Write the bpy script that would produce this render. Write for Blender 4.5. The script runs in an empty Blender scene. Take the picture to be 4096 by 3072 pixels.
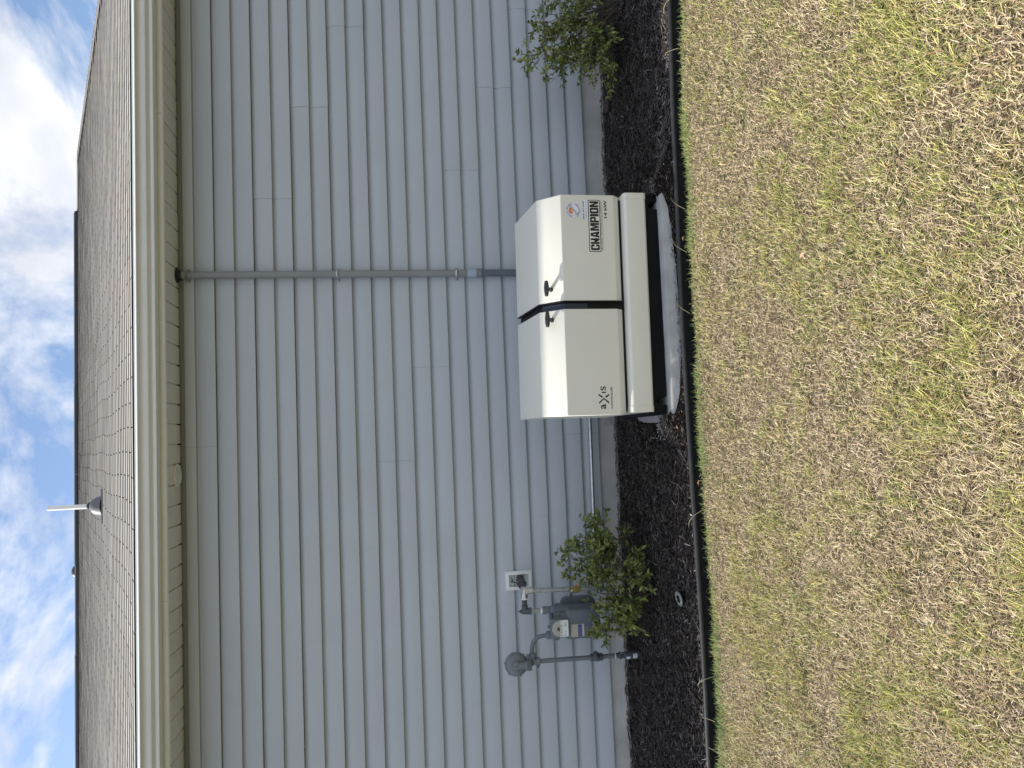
import bpy, bmesh, math, random
import numpy as np
from mathutils import Vector, Matrix

random.seed(7)
rng = np.random.default_rng(11)
PI = math.pi
scene = bpy.context.scene
COL = scene.collection

# ------------------------------------------------------------------ camera
CAM_LOC = Vector((0.0, -5.1148, 1.2974))
F = Vector((0.06945985, 0.98811146, -0.13715346))     # view direction
R = Vector((0.99665909, -0.07465777, -0.03311914))    # upright right
U = Vector((0.04296497, 0.1343948, 0.98999598))       # upright up
cd = bpy.data.cameras.new('camera')
cam = bpy.data.objects.new('camera', cd)
COL.objects.link(cam)
M = Matrix.Identity(4)
for i in range(3):
    M[i][0] = -U[i]; M[i][1] = R[i]; M[i][2] = -F[i]; M[i][3] = CAM_LOC[i]
cam.matrix_world = M            # the photograph is stored lying on its side
cd.sensor_fit = 'HORIZONTAL'
cd.sensor_width = 36.0
cd.lens = 3000.0 / 4096.0 * 36.0
cd.clip_start = 0.05
cd.clip_end = 2000.0
scene.camera = cam

# ------------------------------------------------------------------ world and sun
SUN_DIR = Vector((-1.02, 0.285, 1.0)).normalized()    # towards the sun
elev = math.asin(SUN_DIR.z)
rot = math.atan2(SUN_DIR.x, SUN_DIR.y)
world = bpy.data.worlds.new('World')
scene.world = world
world.use_nodes = True
nt = world.node_tree
nt.nodes.clear()
N = nt.nodes.new; Lk = nt.links.new
wo = N('ShaderNodeOutputWorld'); bg = N('ShaderNodeBackground')
sky = N('ShaderNodeTexSky'); sky.sky_type = 'NISHITA'; sky.sun_disc = False
sky.sun_elevation = elev; sky.sun_rotation = rot
sky.air_density = 1.0; sky.dust_density = 1.2; sky.ozone_density = 1.2
bg.inputs['Strength'].default_value = 0.15
tc = N('ShaderNodeTexCoord')
mp = N('ShaderNodeMapping'); mp.inputs['Location'].default_value = (2.9, 1.4, 0.6)
mp.inputs['Scale'].default_value = (1.0, 1.0, 1.7)
Lk(tc.outputs['Generated'], mp.inputs[0])
n1 = N('ShaderNodeTexNoise'); n1.inputs['Scale'].default_value = 3.6; n1.inputs['Detail'].default_value = 7
n1.inputs['Roughness'].default_value = 0.60; n1.inputs['Distortion'].default_value = 0.25
Lk(mp.outputs[0], n1.inputs['Vector'])
cr = N('ShaderNodeValToRGB'); cr.color_ramp.elements[0].position = 0.425; cr.color_ramp.elements[1].position = 0.555
Lk(n1.outputs['Fac'], cr.inputs[0])
n2 = N('ShaderNodeTexNoise'); n2.inputs['Scale'].default_value = 9.0; n2.inputs['Detail'].default_value = 5
Lk(mp.outputs[0], n2.inputs['Vector'])
cc = N('ShaderNodeValToRGB')
cc.color_ramp.elements[0].position = 0.35; cc.color_ramp.elements[0].color = (2.7, 2.78, 3.0, 1)
cc.color_ramp.elements[1].position = 0.62; cc.color_ramp.elements[1].color = (3.6, 3.65, 3.75, 1)
Lk(n2.outputs['Fac'], cc.inputs[0])
fm = N('ShaderNodeMath'); fm.operation = 'MULTIPLY'; fm.inputs[1].default_value = 0.93
Lk(cr.outputs[0], fm.inputs[0])
gain = N('ShaderNodeMixRGB'); gain.blend_type = 'MULTIPLY'; gain.inputs[0].default_value = 1.0
gain.inputs[2].default_value = (0.58, 0.60, 0.63, 1)
Lk(sky.outputs[0], gain.inputs[1])
mx = N('ShaderNodeMixRGB'); Lk(fm.outputs[0], mx.inputs[0]); Lk(gain.outputs[0], mx.inputs[1]); Lk(cc.outputs[0], mx.inputs[2])
Lk(mx.outputs[0], bg.inputs['Color']); Lk(bg.outputs[0], wo.inputs[0])

sl = bpy.data.lights.new('sun', 'SUN'); sl.energy = 3.35; sl.angle = math.radians(0.53); sl.color = (1.0, 0.945, 0.86)
so = bpy.data.objects.new('sun', sl); COL.objects.link(so)
so.rotation_euler = (-SUN_DIR).to_track_quat('-Z', 'Y').to_euler()
so.location = (-6, 2, 9)

vs = scene.view_settings
vs.view_transform = 'Standard'; vs.look = 'None'; vs.gamma = 1.0; vs.use_curve_mapping = False
vs.exposure = 1.08
scene.cycles.max_bounces = 6
scene.cycles.diffuse_bounces = 4
scene.cycles.use_denoising = True

# ------------------------------------------------------------------ materials
def mat(name, color, rough=0.6, metal=0.0, spec=0.5, noise=None, bump=None, tint=False, coat=0.0, dirt=None, rand=0.0):
    """noise=(scale, amount[, stretch xyz]); bump=(scale, strength, distance[, stretch]); tint multiplies by attribute 'tint'"""
    m = bpy.data.materials.new(name); m.use_nodes = True
    t = m.node_tree; b = t.nodes['Principled BSDF']
    b.inputs['Roughness'].default_value = rough; b.inputs['Metallic'].default_value = metal
    b.inputs['Specular IOR Level'].default_value = spec
    b.inputs['Coat Weight'].default_value = coat
    col = t.nodes.new('ShaderNodeRGB'); col.outputs[0].default_value = (*color, 1)
    cur = col.outputs[0]
    tcn = t.nodes.new('ShaderNodeTexCoord')
    def nz(scale, stretch=None, detail=5, rough_=0.6):
        n = t.nodes.new('ShaderNodeTexNoise'); n.inputs['Scale'].default_value = scale
        n.inputs['Detail'].default_value = detail; n.inputs['Roughness'].default_value = rough_
        if stretch:
            mpp = t.nodes.new('ShaderNodeMapping'); mpp.inputs['Scale'].default_value = stretch
            t.links.new(tcn.outputs['Object'], mpp.inputs[0]); t.links.new(mpp.outputs[0], n.inputs['Vector'])
        else:
            t.links.new(tcn.outputs['Object'], n.inputs['Vector'])
        return n
    def mul(a, lo, hi, fac_out):
        mr = t.nodes.new('ShaderNodeMapRange'); mr.inputs[1].default_value = 0.3; mr.inputs[2].default_value = 0.7
        mr.inputs[3].default_value = lo; mr.inputs[4].default_value = hi
        t.links.new(fac_out, mr.inputs[0])
        x = t.nodes.new('ShaderNodeVectorMath'); x.operation = 'SCALE'
        t.links.new(a, x.inputs[0]); t.links.new(mr.outputs[0], x.inputs['Scale'])
        return x.outputs[0]
    if noise:
        n = nz(noise[0], noise[2] if len(noise) > 2 else None)
        cur = mul(cur, 1 - noise[1], 1 + noise[1], n.outputs['Fac'])
    if dirt:      # (scale, colour, threshold)
        n = nz(dirt[0], dirt[3] if len(dirt) > 3 else None, 6, 0.65)
        r_ = t.nodes.new('ShaderNodeMapRange'); r_.inputs[1].default_value = dirt[2]; r_.inputs[2].default_value = dirt[2] + 0.12
        t.links.new(n.outputs['Fac'], r_.inputs[0])
        mxx = t.nodes.new('ShaderNodeMixRGB'); mxx.inputs[2].default_value = (*dirt[1], 1)
        t.links.new(r_.outputs[0], mxx.inputs[0]); t.links.new(cur, mxx.inputs[1]); cur = mxx.outputs[0]
    if tint:
        a = t.nodes.new('ShaderNodeAttribute'); a.attribute_name = 'tint'
        x = t.nodes.new('ShaderNodeMixRGB'); x.blend_type = 'MULTIPLY'; x.inputs[0].default_value = 1
        t.links.new(cur, x.inputs[1]); t.links.new(a.outputs['Color'], x.inputs[2]); cur = x.outputs[0]
    if rand:
        oi = t.nodes.new('ShaderNodeObjectInfo')
        mr = t.nodes.new('ShaderNodeMapRange'); mr.inputs[3].default_value = 1 - rand; mr.inputs[4].default_value = 1 + rand
        t.links.new(oi.outputs['Random'], mr.inputs[0])
        x = t.nodes.new('ShaderNodeVectorMath'); x.operation = 'SCALE'
        t.links.new(cur, x.inputs[0]); t.links.new(mr.outputs[0], x.inputs['Scale']); cur = x.outputs[0]
    t.links.new(cur, b.inputs['Base Color'])
    if bump:
        n = nz(bump[0], bump[3] if len(bump) > 3 else None, 6, 0.65)
        bp = t.nodes.new('ShaderNodeBump'); bp.inputs['Strength'].default_value = bump[1]; bp.inputs['Distance'].default_value = bump[2]
        t.links.new(n.outputs['Fac'], bp.inputs['Height']); t.links.new(bp.outputs[0], b.inputs['Normal'])
    return m

MT = {
 'siding': mat('siding_vinyl', (0.455, 0.485, 0.510), 0.55, spec=0.35, noise=(1.6, 0.035), bump=(220, 0.12, 0.0006, (0.15, 1, 1)), rand=0.012),
 'trim_shaded': mat('siding_trim_shaded', (0.20, 0.215, 0.22), 0.55),  # trim vinyl with the shade under the eave put into its colour
 'stucco': mat('foundation_parging', (0.50, 0.49, 0.465), 0.95, spec=0.1, noise=(3.5, 0.16), bump=(60, 0.6, 0.006, (0.22, 1, 1)), dirt=(2.2, (0.17, 0.165, 0.16), 0.6)),
 'soffit': mat('soffit_vinyl', (0.76, 0.755, 0.69), 0.6, noise=(60, 0.05), bump=(90, 0.25, 0.001)),
 'alu': mat('fascia_aluminium', (0.70, 0.695, 0.62), 0.45, noise=(2, 0.03)),
 'gutter': mat('gutter_aluminium', (0.78, 0.80, 0.77), 0.35, noise=(3, 0.04), dirt=(14, (0.42, 0.43, 0.40), 0.70, (0.3, 1, 1))),
 'attic': mat('attic_dark', (0.012, 0.012, 0.014), 0.9),
 'deck': mat('roof_deck', (0.03, 0.03, 0.033), 0.95),
 'edge_dark': mat('shingle_cut_edge', (0.018, 0.018, 0.022), 0.95, spec=0.05),
 'shingle': mat('asphalt_shingle', (0.38, 0.362, 0.335), 0.95, spec=0.10, noise=(150, 0.14), tint=True, bump=(300, 0.5, 0.002)),
 'ridge': mat('ridge_vent_black', (0.02, 0.022, 0.028), 0.8, noise=(8, 0.2)),
 'pvc_white': mat('white_pvc', (0.78, 0.79, 0.80), 0.3, noise=(6, 0.03)),
 'boot': mat('grey_flashing', (0.13, 0.14, 0.155), 0.5, noise=(8, 0.1)),
 'mush': mat('roof_vent_dark', (0.07, 0.08, 0.075), 0.35),
 'conduit': mat('grey_pvc_conduit', (0.235, 0.245, 0.245), 0.5, noise=(9, 0.10, (1, 1, 0.3)), dirt=(7, (0.15, 0.15, 0.145), 0.66)),
 'adapter': mat('blue_grey_pvc', (0.36, 0.43, 0.50), 0.4),
 'flex': mat('flex_conduit', (0.12, 0.145, 0.175), 0.42),
 'black_rubber': mat('black_rubber', (0.014, 0.014, 0.016), 0.6),
 'galv': mat('galvanised_steel', (0.62, 0.64, 0.65), 0.32, metal=0.85, noise=(40, 0.14)),
 'galv_dull': mat('dull_galvanised_pipe', (0.36, 0.38, 0.36), 0.5, metal=0.35, noise=(45, 0.25), dirt=(30, (0.55, 0.55, 0.52), 0.60)),
 'bolt': mat('zinc_bolt', (0.6, 0.6, 0.6), 0.25, metal=0.9),
 'gas_grey': mat('gas_grey_paint', (0.155, 0.178, 0.190), 0.42, noise=(20, 0.12), bump=(120, 0.15, 0.001)),
 'gas_body': mat('meter_grey_paint', (0.120, 0.145, 0.165), 0.38, noise=(14, 0.1)),
 'gas_dark': mat('dark_grey_paint', (0.075, 0.088, 0.098), 0.4, noise=(20, 0.15)),
 'rust': mat('weathered_steel', (0.07, 0.07, 0.078), 0.7, noise=(35, 0.3)),
 'teflon': mat('white_sealant', (0.82, 0.82, 0.80), 0.5),
 'box_white': mat('white_mounting_block', (0.80, 0.81, 0.78), 0.4, noise=(12, 0.04)),
 'box_in': mat('stained_white_plastic', (0.66, 0.65, 0.60), 0.5, dirt=(18, (0.36, 0.32, 0.26), 0.56)),
 'dial': mat('dial_white', (0.80, 0.82, 0.78), 0.4),
 'dome': mat('dial_cover_plastic', (0.42, 0.41, 0.36), 0.18),
 'plate_khaki': mat('khaki_nameplate', (0.46, 0.43, 0.31), 0.45),
 'plate_blue': mat('blue_nameplate', (0.015, 0.05, 0.22), 0.4),
 'plate_silver': mat('silver_nameplate', (0.5, 0.5, 0.48), 0.4),
 'ink': mat('black_ink', (0.012, 0.012, 0.016), 0.5),
 'ink_grey': mat('grey_ink', (0.25, 0.25, 0.27), 0.5),
 'brass': mat('brass', (0.55, 0.40, 0.14), 0.35, metal=0.8),
 'orange': mat('orange_plastic', (0.75, 0.12, 0.05), 0.5),
 'wire': mat('tracer_wire', (0.45, 0.45, 0.42), 0.5),
 'gen': mat('beige_powder_coat', (0.73, 0.715, 0.63), 0.42, spec=0.4, noise=(2.5, 0.02), bump=(900, 0.10, 0.0003), dirt=(5, (0.66, 0.645, 0.565), 0.74)),
 'gen_core': mat('black_cabinet_inside', (0.006, 0.006, 0.007), 0.5, spec=0.25),
 'gen_navy': mat('dark_navy_gasket', (0.018, 0.024, 0.045), 0.45),
 'gen_base': mat('black_base_plastic', (0.005, 0.006, 0.008), 0.5, spec=0.12, noise=(6, 0.25), bump=(300, 0.15, 0.0006)),
 'handle': mat('black_handle', (0.022, 0.024, 0.028), 0.38),
 'decal_beige': mat('beige_print', (0.77, 0.755, 0.665), 0.45),
 'st_white': mat('sticker_white', (0.80, 0.82, 0.88), 0.35),
 'st_blue': mat('sticker_navy', (0.015, 0.045, 0.16), 0.4),
 'st_orange': mat('sticker_orange', (0.80, 0.30, 0.05), 0.4),
 'st_yellow': mat('sticker_yellow', (0.85, 0.52, 0.05), 0.4),
 'st_red': mat('sticker_coral', (0.72, 0.16, 0.06), 0.4),
 'concrete': mat('pad_concrete', (0.36, 0.36, 0.35), 0.9, spec=0.15, noise=(9, 0.16), bump=(40, 0.35, 0.003, (0.3, 1, 1)), dirt=(12, (0.24, 0.235, 0.225), 0.64)),
 'edging_shaded': mat('black_edging_shaded', (0.007, 0.008, 0.010), 0.6, spec=0.15, noise=(30, 0.3)),  # same black plastic as the bead, skirt shade put into the darker colour
 'edging': mat('black_edging_plastic', (0.028, 0.029, 0.032), 0.45, noise=(30, 0.3), dirt=(45, (0.11, 0.105, 0.10), 0.66)),
 'soil': mat('mulch_bed_soil', (0.020, 0.016, 0.014), 1.0, spec=0.05, noise=(40, 0.5), bump=(60, 1.0, 0.02)),
 'turf': mat('turf_soil', (0.17, 0.142, 0.09), 1.0, spec=0.05, noise=(30, 0.4), dirt=(6, (0.08, 0.09, 0.035), 0.5), bump=(90, 1.0, 0.02)),
 'chip': mat('dyed_mulch', (1, 1, 1), 0.62, spec=0.4, tint=True, noise=(60, 0.3)),
 'stem': mat('shrub_stem', (0.075, 0.062, 0.045), 0.8, noise=(30, 0.25)),
 'metal_led': mat('brushed_steel', (0.62, 0.62, 0.62), 0.3, metal=0.9),
 'panel_dark': mat('solar_cell', (0.012, 0.014, 0.02), 0.15),
 'lens_clear': mat('led_lens', (0.85, 0.85, 0.83), 0.2),
 'rock': mat('brown_bark', (0.07, 0.05, 0.045), 0.85, noise=(20, 0.3), bump=(50, 0.6, 0.005)),
 'house_side': mat('house_side_vinyl', (0.455, 0.485, 0.510), 0.55),
}

def leafy(name, transl=0.3, rough=0.5, spec=0.35):
    m = bpy.data.materials.new(name); m.use_nodes = True
    t = m.node_tree; b = t.nodes['Principled BSDF']; out = t.nodes['Material Output']
    a = t.nodes.new('ShaderNodeAttribute'); a.attribute_name = 'tint'
    b.inputs['Roughness'].default_value = rough; b.inputs['Specular IOR Level'].default_value = spec
    t.links.new(a.outputs['Color'], b.inputs['Base Color'])
    tr = t.nodes.new('ShaderNodeBsdfTranslucent'); t.links.new(a.outputs['Color'], tr.inputs[0])
    mxs = t.nodes.new('ShaderNodeMixShader'); mxs.inputs[0].default_value = transl
    t.links.new(b.outputs[0], mxs.inputs[1]); t.links.new(tr.outputs[0], mxs.inputs[2]); t.links.new(mxs.outputs[0], out.inputs[0])
    return m
MT['grass'] = leafy('grass_blade', 0.22, 0.6, 0.25)
MT['leaf'] = leafy('shrub_leaf', 0.22, 0.38, 0.45)

# ------------------------------------------------------------------ object helpers
ORG = {}
def setp(o, label=None, cat=None, group=None, kind=None):
    if label: o['label'] = label
    if cat: o['category'] = cat
    if group: o['group'] = group
    if kind: o['kind'] = kind
    return o
def thing(name, loc, label, cat, group=None, rot=None):
    o = bpy.data.objects.new(name, None); COL.objects.link(o); o.location = loc
    o.empty_display_size = 0.05
    if rot: o.rotation_euler = rot
    setp(o, label, cat, group); ORG[o.name] = Vector(loc)
    return o
def root_org(o):
    while o is not None and o.parent is not None: o = o.parent
    return ORG.get(o.name, Vector((0, 0, 0))) if o else Vector((0, 0, 0))

class MB:
    def __init__(s): s.v = []; s.f = []; s.mi = []; s.tint = []
    def add(s, verts, faces, mi=0, tint=None):
        b = len(s.v); s.v += [tuple(v) for v in verts]; s.f += [tuple(b + i for i in f) for f in faces]
        s.mi += [mi] * len(faces)
        if tint is not None: s.tint += [tint] * len(verts)
        return s
    def box(s, x0, x1, y0, y1, z0, z1, mi=0):
        v = [(x0,y0,z0),(x1,y0,z0),(x1,y1,z0),(x0,y1,z0),(x0,y0,z1),(x1,y0,z1),(x1,y1,z1),(x0,y1,z1)]
        return s.add(v, [(0,3,2,1),(4,5,6,7),(0,1,5,4),(1,2,6,5),(2,3,7,6),(3,0,4,7)], mi)
    def tube(s, pts, r, n=16, cap=True, mi=0):
        pts = [Vector(q) for q in pts]
        rs = r if isinstance(r, (list, tuple)) else [r] * len(pts)
        vs, fs = [], []
        t = (pts[1] - pts[0]).normalized()
        up = Vector((0, 0, 1)) if abs(t.z) < 0.9 else Vector((1, 0, 0))
        nn = t.cross(up).normalized()
        for i, q in enumerate(pts):
            if i == 0: t = (pts[1] - pts[0])
            elif i == len(pts) - 1: t = (pts[-1] - pts[-2])
            else: t = (pts[i + 1] - pts[i]).normalized() + (pts[i] - pts[i - 1]).normalized()
            if t.length < 1e-9: t = Vector((0, 0, 1))
            t.normalize()
            nn = (nn - t * nn.dot(t)); nn = nn.normalized() if nn.length > 1e-6 else t.orthogonal().normalized()
            bb = t.cross(nn)
            for k in range(n):
                a = 2 * PI * k / n
                vs.append(q + (nn * math.cos(a) + bb * math.sin(a)) * rs[i])
        for i in range(len(pts) - 1):
            for k in range(n):
                fs.append((i * n + k, i * n + (k + 1) % n, (i + 1) * n + (k + 1) % n, (i + 1) * n + k))
        if cap:
            fs.append(tuple(range(n))[::-1]); fs.append(tuple(range((len(pts) - 1) * n, len(pts) * n)))
        return s.add(vs, fs, mi)
    def lathe(s, c, axis, prof, n=24, mi=0, cap=True):
        """prof: list of (distance along axis, radius)"""
        c = Vector(c); a = Vector(axis).normalized(); o = a.orthogonal().normalized(); b = a.cross(o)
        vs, fs = [], []
        for (h, r) in prof:
            for k in range(n):
                t = 2 * PI * k / n
                vs.append(c + a * h + (o * math.cos(t) + b * math.sin(t)) * r)
        m = len(prof)
        for i in range(m - 1):
            for k in range(n):
                fs.append((i * n + k, i * n + (k + 1) % n, (i + 1) * n + (k + 1) % n, (i + 1) * n + k))
        if cap:
            fs.append(tuple(range(n))[::-1]); fs.append(tuple(range((m - 1) * n, m * n)))
        return s.add(vs, fs, mi)
    def prism(s, poly, axis, a0, a1, mi=0):
        """poly in the plane of the two other axes, extruded along axis from a0 to a1"""
        n = len(poly)
        def P(q, a):
            if axis == 'x': return (a, q[0], q[1])
            if axis == 'y': return (q[0], a, q[1])
            return (q[0], q[1], a)
        v = [P(q, a0) for q in poly] + [P(q, a1) for q in poly]
        f = [tuple(range(n))[::-1], tuple(range(n, 2 * n))] + [(i, (i + 1) % n, n + (i + 1) % n, n + i) for i in range(n)]
        return s.add(v, f, mi)
    def build(s, name, mats, parent=None, smooth=False, angle=35, bevel=0, bseg=2, fix=True, local=None):
        org = local if local is not None else root_org(parent)
        me = bpy.data.meshes.new(name)
        me.from_pydata([(v[0] - org[0], v[1] - org[1], v[2] - org[2]) for v in s.v], [], s.f)
        if not isinstance(mats, (list, tuple)): mats = [mats]
        for m in mats: me.materials.append(m)
        me.polygons.foreach_set('material_index', s.mi)
        if s.tint:
            ca = me.color_attributes.new('tint', 'FLOAT_COLOR', 'POINT')
            ca.data.foreach_set('color', np.array([(*c[:3], 1.0) for c in s.tint], dtype=np.float32).ravel())
        if fix:
            bm = bmesh.new(); bm.from_mesh(me); bmesh.ops.recalc_face_normals(bm, faces=bm.faces[:]); bm.to_mesh(me); bm.free()
        if smooth:
            me.polygons.foreach_set('use_smooth', [True] * len(me.polygons))
            me.set_sharp_from_angle(angle=math.radians(angle))
        me.update()
        o = bpy.data.objects.new(name, me); COL.objects.link(o)
        if parent: o.parent = parent
        if bevel:
            b = o.modifiers.new('bevel', 'BEVEL'); b.width = bevel; b.segments = bseg; b.limit_method = 'ANGLE'; b.angle_limit = math.radians(25)
            b.harden_normals = False
            me.polygons.foreach_set('use_smooth', [True] * len(me.polygons)); me.set_sharp_from_angle(angle=math.radians(50))
        return o

def bez(pts, n=16):
    """smooth path through control points (Catmull-Rom)"""
    P = [Vector(q) for q in pts]; P = [P[0] * 2 - P[1]] + P + [P[-1] * 2 - P[-2]]
    out = []
    for i in range(1, len(P) - 2):
        for k in range(n):
            t = k / n
            a, b, c, d = P[i-1], P[i], P[i+1], P[i+2]
            out.append(0.5 * ((2*b) + (c-a)*t + (2*a-5*b+4*c-d)*t*t + (3*b-a-3*c+d)*t**3))
    out.append(P[-2]); return out

def rounded_rect(x0, x1, z0, z1, r, n=5):
    out = []
    for cx, cz, a0 in ((x1-r, z1-r, 0), (x0+r, z1-r, 90), (x0+r, z0+r, 180), (x1-r, z0+r, 270)):
        for k in range(n + 1):
            a = math.radians(a0 + 90 * k / n); out.append((cx + r*math.cos(a), cz + r*math.sin(a)))
    return out

def text_geo(txt, size, offset=0.0, sx=1.0, align='LEFT', shear=0.0):
    cu = bpy.data.curves.new('t', 'FONT'); cu.body = txt; cu.size = size; cu.offset = offset
    cu.align_x = align; cu.resolution_u = 3; cu.shear = shear; cu.fill_mode = 'FRONT'
    ob = bpy.data.objects.new('t', cu); COL.objects.link(ob)
    bpy.context.view_layer.update()
    me = bpy.data.meshes.new_from_object(ob)
    vs = [(v.co.x * sx, v.co.y) for v in me.vertices]; fs = [tuple(q.vertices) for q in me.polygons]
    bpy.data.objects.remove(ob); bpy.data.curves.remove(cu); bpy.data.meshes.remove(me)
    return vs, fs
def text_fit(mb, txt, x0, x1, z0, z1, y, mi=0, offset=0.0, grow=0.0):
    """flat lettering filling the box x0..x1, z0..z1 in the plane y"""
    vs, fs = text_geo(txt, 1.0, offset)
    xs = [v[0] for v in vs]; zs = [v[1] for v in vs]
    a0, a1, b0, b1 = min(xs), max(xs), min(zs), max(zs)
    x0 -= grow; x1 += grow; z0 -= grow; z1 += grow
    V = [(x0 + (v[0]-a0)/(a1-a0)*(x1-x0), y, z0 + (v[1]-b0)/(b1-b0)*(z1-z0)) for v in vs]
    mb.add(V, fs, mi)

# ================================================================== GROUND
def smooth_noise(X, Y, sc, seed):
    r = np.random.default_rng(seed); G = r.random((64, 64))
    x = (X * sc) % 64; y = (Y * sc) % 64
    xi = np.floor(x).astype(int); yi = np.floor(y).astype(int); fx = x - xi; fy = y - yi
    fx = fx*fx*(3-2*fx); fy = fy*fy*(3-2*fy)
    x1 = (xi+1) % 64; y1 = (yi+1) % 64
    return (G[xi % 64, yi % 64]*(1-fx)+G[x1, yi % 64]*fx)*(1-fy)+(G[xi % 64, y1]*(1-fx)+G[x1, y1]*fx)*fy

EX = np.array([-9, -1.721, -1.131, -0.15, 0.509, 1.041, 1.702, 2.287, 3.2, 9.0])
EY = np.array([-1.335, -1.342, -1.355, -1.336, -1.335, -1.355, -1.377, -1.421, -1.50, -1.9])
xs_ = np.linspace(-9, 9, 361)
ey_ = np.interp(xs_, EX, EY); kk = np.ones(9)/9; ey_s = np.convolve(np.pad(ey_, 4, 'edge'), kk, 'valid')
def edge_y(X): return np.interp(X, xs_, ey_s)

def lawn_z(X, Y):
    return -0.208 + (smooth_noise(X, Y, 2.2, 3)-.5)*0.02 + (smooth_noise(X, Y, 7, 4)-.5)*0.010
def mulch_z(X, Y):
    e = edge_y(X); t = np.clip(Y / e, 0, 1)
    wall = -0.128 - 0.011*(X + 0.2)
    wall = np.clip(wall, -0.16, -0.10)
    z = wall*(1-t) + (-0.157)*t + (smooth_noise(X, Y, 5, 5)-.5)*0.018 + (smooth_noise(X, Y, 16, 6)-.5)*0.012
    # heaped against the front and the ends of the pad, scraped low in the middle
    hf = np.interp(X, [-.25, -.05, .05, .13, .20, .35, .55, .80, 1.0, 1.15, 1.30, 1.45, 1.7], [-.14, -.115, -.088, -.096, -.110, -.125, -.139, -.134, -.116, -.102, -.090, -.110, -.145])
    wf = np.exp(-(np.abs(Y+1.265)/.052)**3)*np.clip(1-(np.abs(X-.68)-.75)/.25, 0, 1)
    z = z*(1-wf) + hf*wf
    z += 0.060*np.exp(-((X-0.03)/0.07)**2 - ((Y+1.16)/0.15)**4)
    z += 0.045*np.exp(-((X-0.02)/0.09)**2 - ((Y+0.52)/0.13)**2)
    z += 0.055*np.exp(-((X-1.34)/0.08)**2 - ((Y+0.95)/0.45)**4)
    z += 0.045*np.exp(-((X-2.65)/0.28)**2 - ((Y+0.62)/0.22)**2)
    return z

def grid_obj(name, xsg, ysg, zf, m, kind='structure', parent=None):
    X, Y = np.meshgrid(xsg, ysg, indexing='ij'); Z = zf(X, Y)
    nx, ny = X.shape
    v = np.stack([X, Y, Z], -1).reshape(-1, 3)
    i = np.arange(nx-1)[:, None]*ny + np.arange(ny-1)[None, :]
    f = np.stack([i, i+ny, i+ny+1, i+1], -1).reshape(-1, 4)
    return v, f
def np_mesh(name, v, f, m, tint=None, smooth=False):
    me = bpy.data.meshes.new(name)
    nf, k = f.shape
    me.vertices.add(len(v)); me.vertices.foreach_set('co', v.astype(np.float32).ravel())
    me.loops.add(nf*k); me.loops.foreach_set('vertex_index', f.astype(np.int32).ravel())
    me.polygons.add(nf); me.polygons.foreach_set('loop_start', (np.arange(nf)*k).astype(np.int32))
    me.polygons.foreach_set('loop_total', np.full(nf, k, dtype=np.int32))
    if smooth: me.polygons.foreach_set('use_smooth', np.ones(nf, dtype=bool))
    me.update(calc_edges=True)
    me.materials.append(m)
    if tint is not None:
        ca = me.color_attributes.new('tint', 'FLOAT_COLOR', 'POINT')
        c = np.ones((len(v), 4), dtype=np.float32); c[:, :3] = tint; ca.data.foreach_set('color', c.ravel())
    me.validate()
    o = bpy.data.objects.new(name, me); COL.objects.link(o); return o

# lawn: fine near the camera, then one big sheet to the horizon
def strip_ground():
    xs = np.concatenate([[-400, -120, -40, -15], np.linspace(-8, 8, 161), [15, 40, 120, 400]])
    ts = np.concatenate([np.linspace(0, 5, 60), [8, 15, 40, 120, 400]])
    X = np.repeat(xs[:, None], len(ts), 1); T = np.repeat(ts[None, :], len(xs), 0)
    Y = edge_y(X) - T + 0.004
    Z = lawn_z(X, Y); far = np.clip((np.abs(X)-8)/10, 0, 1); Z = Z*(1-far) - 0.19*far
    nx, ny = X.shape; v = np.stack([X, Y, Z], -1).reshape(-1, 3)
    i = np.arange(nx-1)[:, None]*ny + np.arange(ny-1)[None, :]
    f = np.stack([i, i+1, i+ny+1, i+ny], -1).reshape(-1, 4)
    return v, f
v, f = strip_ground()
setp(np_mesh('lawn_ground', v, f, MT['turf'], smooth=True), 'dry patchy lawn ground in front of the house', None, None, 'structure')
xs = np.linspace(-9, 9, 361); ts = np.linspace(0, 1, 36)
X = np.repeat(xs[:, None], 36, 1); T = np.repeat(ts[None, :], 361, 0); Y = edge_y(X)*T
Z = mulch_z(X, Y) - 0.012
v = np.stack([X, Y, Z], -1).reshape(-1, 3); i = np.arange(360)[:, None]*36 + np.arange(35)[None, :]
f = np.stack([i, i+1, i+37, i+36], -1).reshape(-1, 4)
setp(np_mesh('planting_bed_soil', v, f, MT['soil'], smooth=True), 'black mulched planting bed along the house wall', None, None, 'structure')
# ground behind and beside the house
v, f = MB(), None
gb = MB(); gb.add([(-400, 0, -.19), (400, 0, -.19), (400, 400, -.19), (-400, 400, -.19)], [(0, 1, 2, 3)])
gb.add([(-400, -2, -.19), (-9, -1.335, -.19), (-9, 0, -.19), (-400, 0, -.19)], [(0, 1, 2, 3)])
gb.add([(9, -1.9, -.19), (400, -2, -.19), (400, 0, -.19), (9, 0, -.19)], [(0, 1, 2, 3)])
setp(gb.build('far_ground', MT['turf']), 'ground behind the house', None, None, 'structure')

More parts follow.
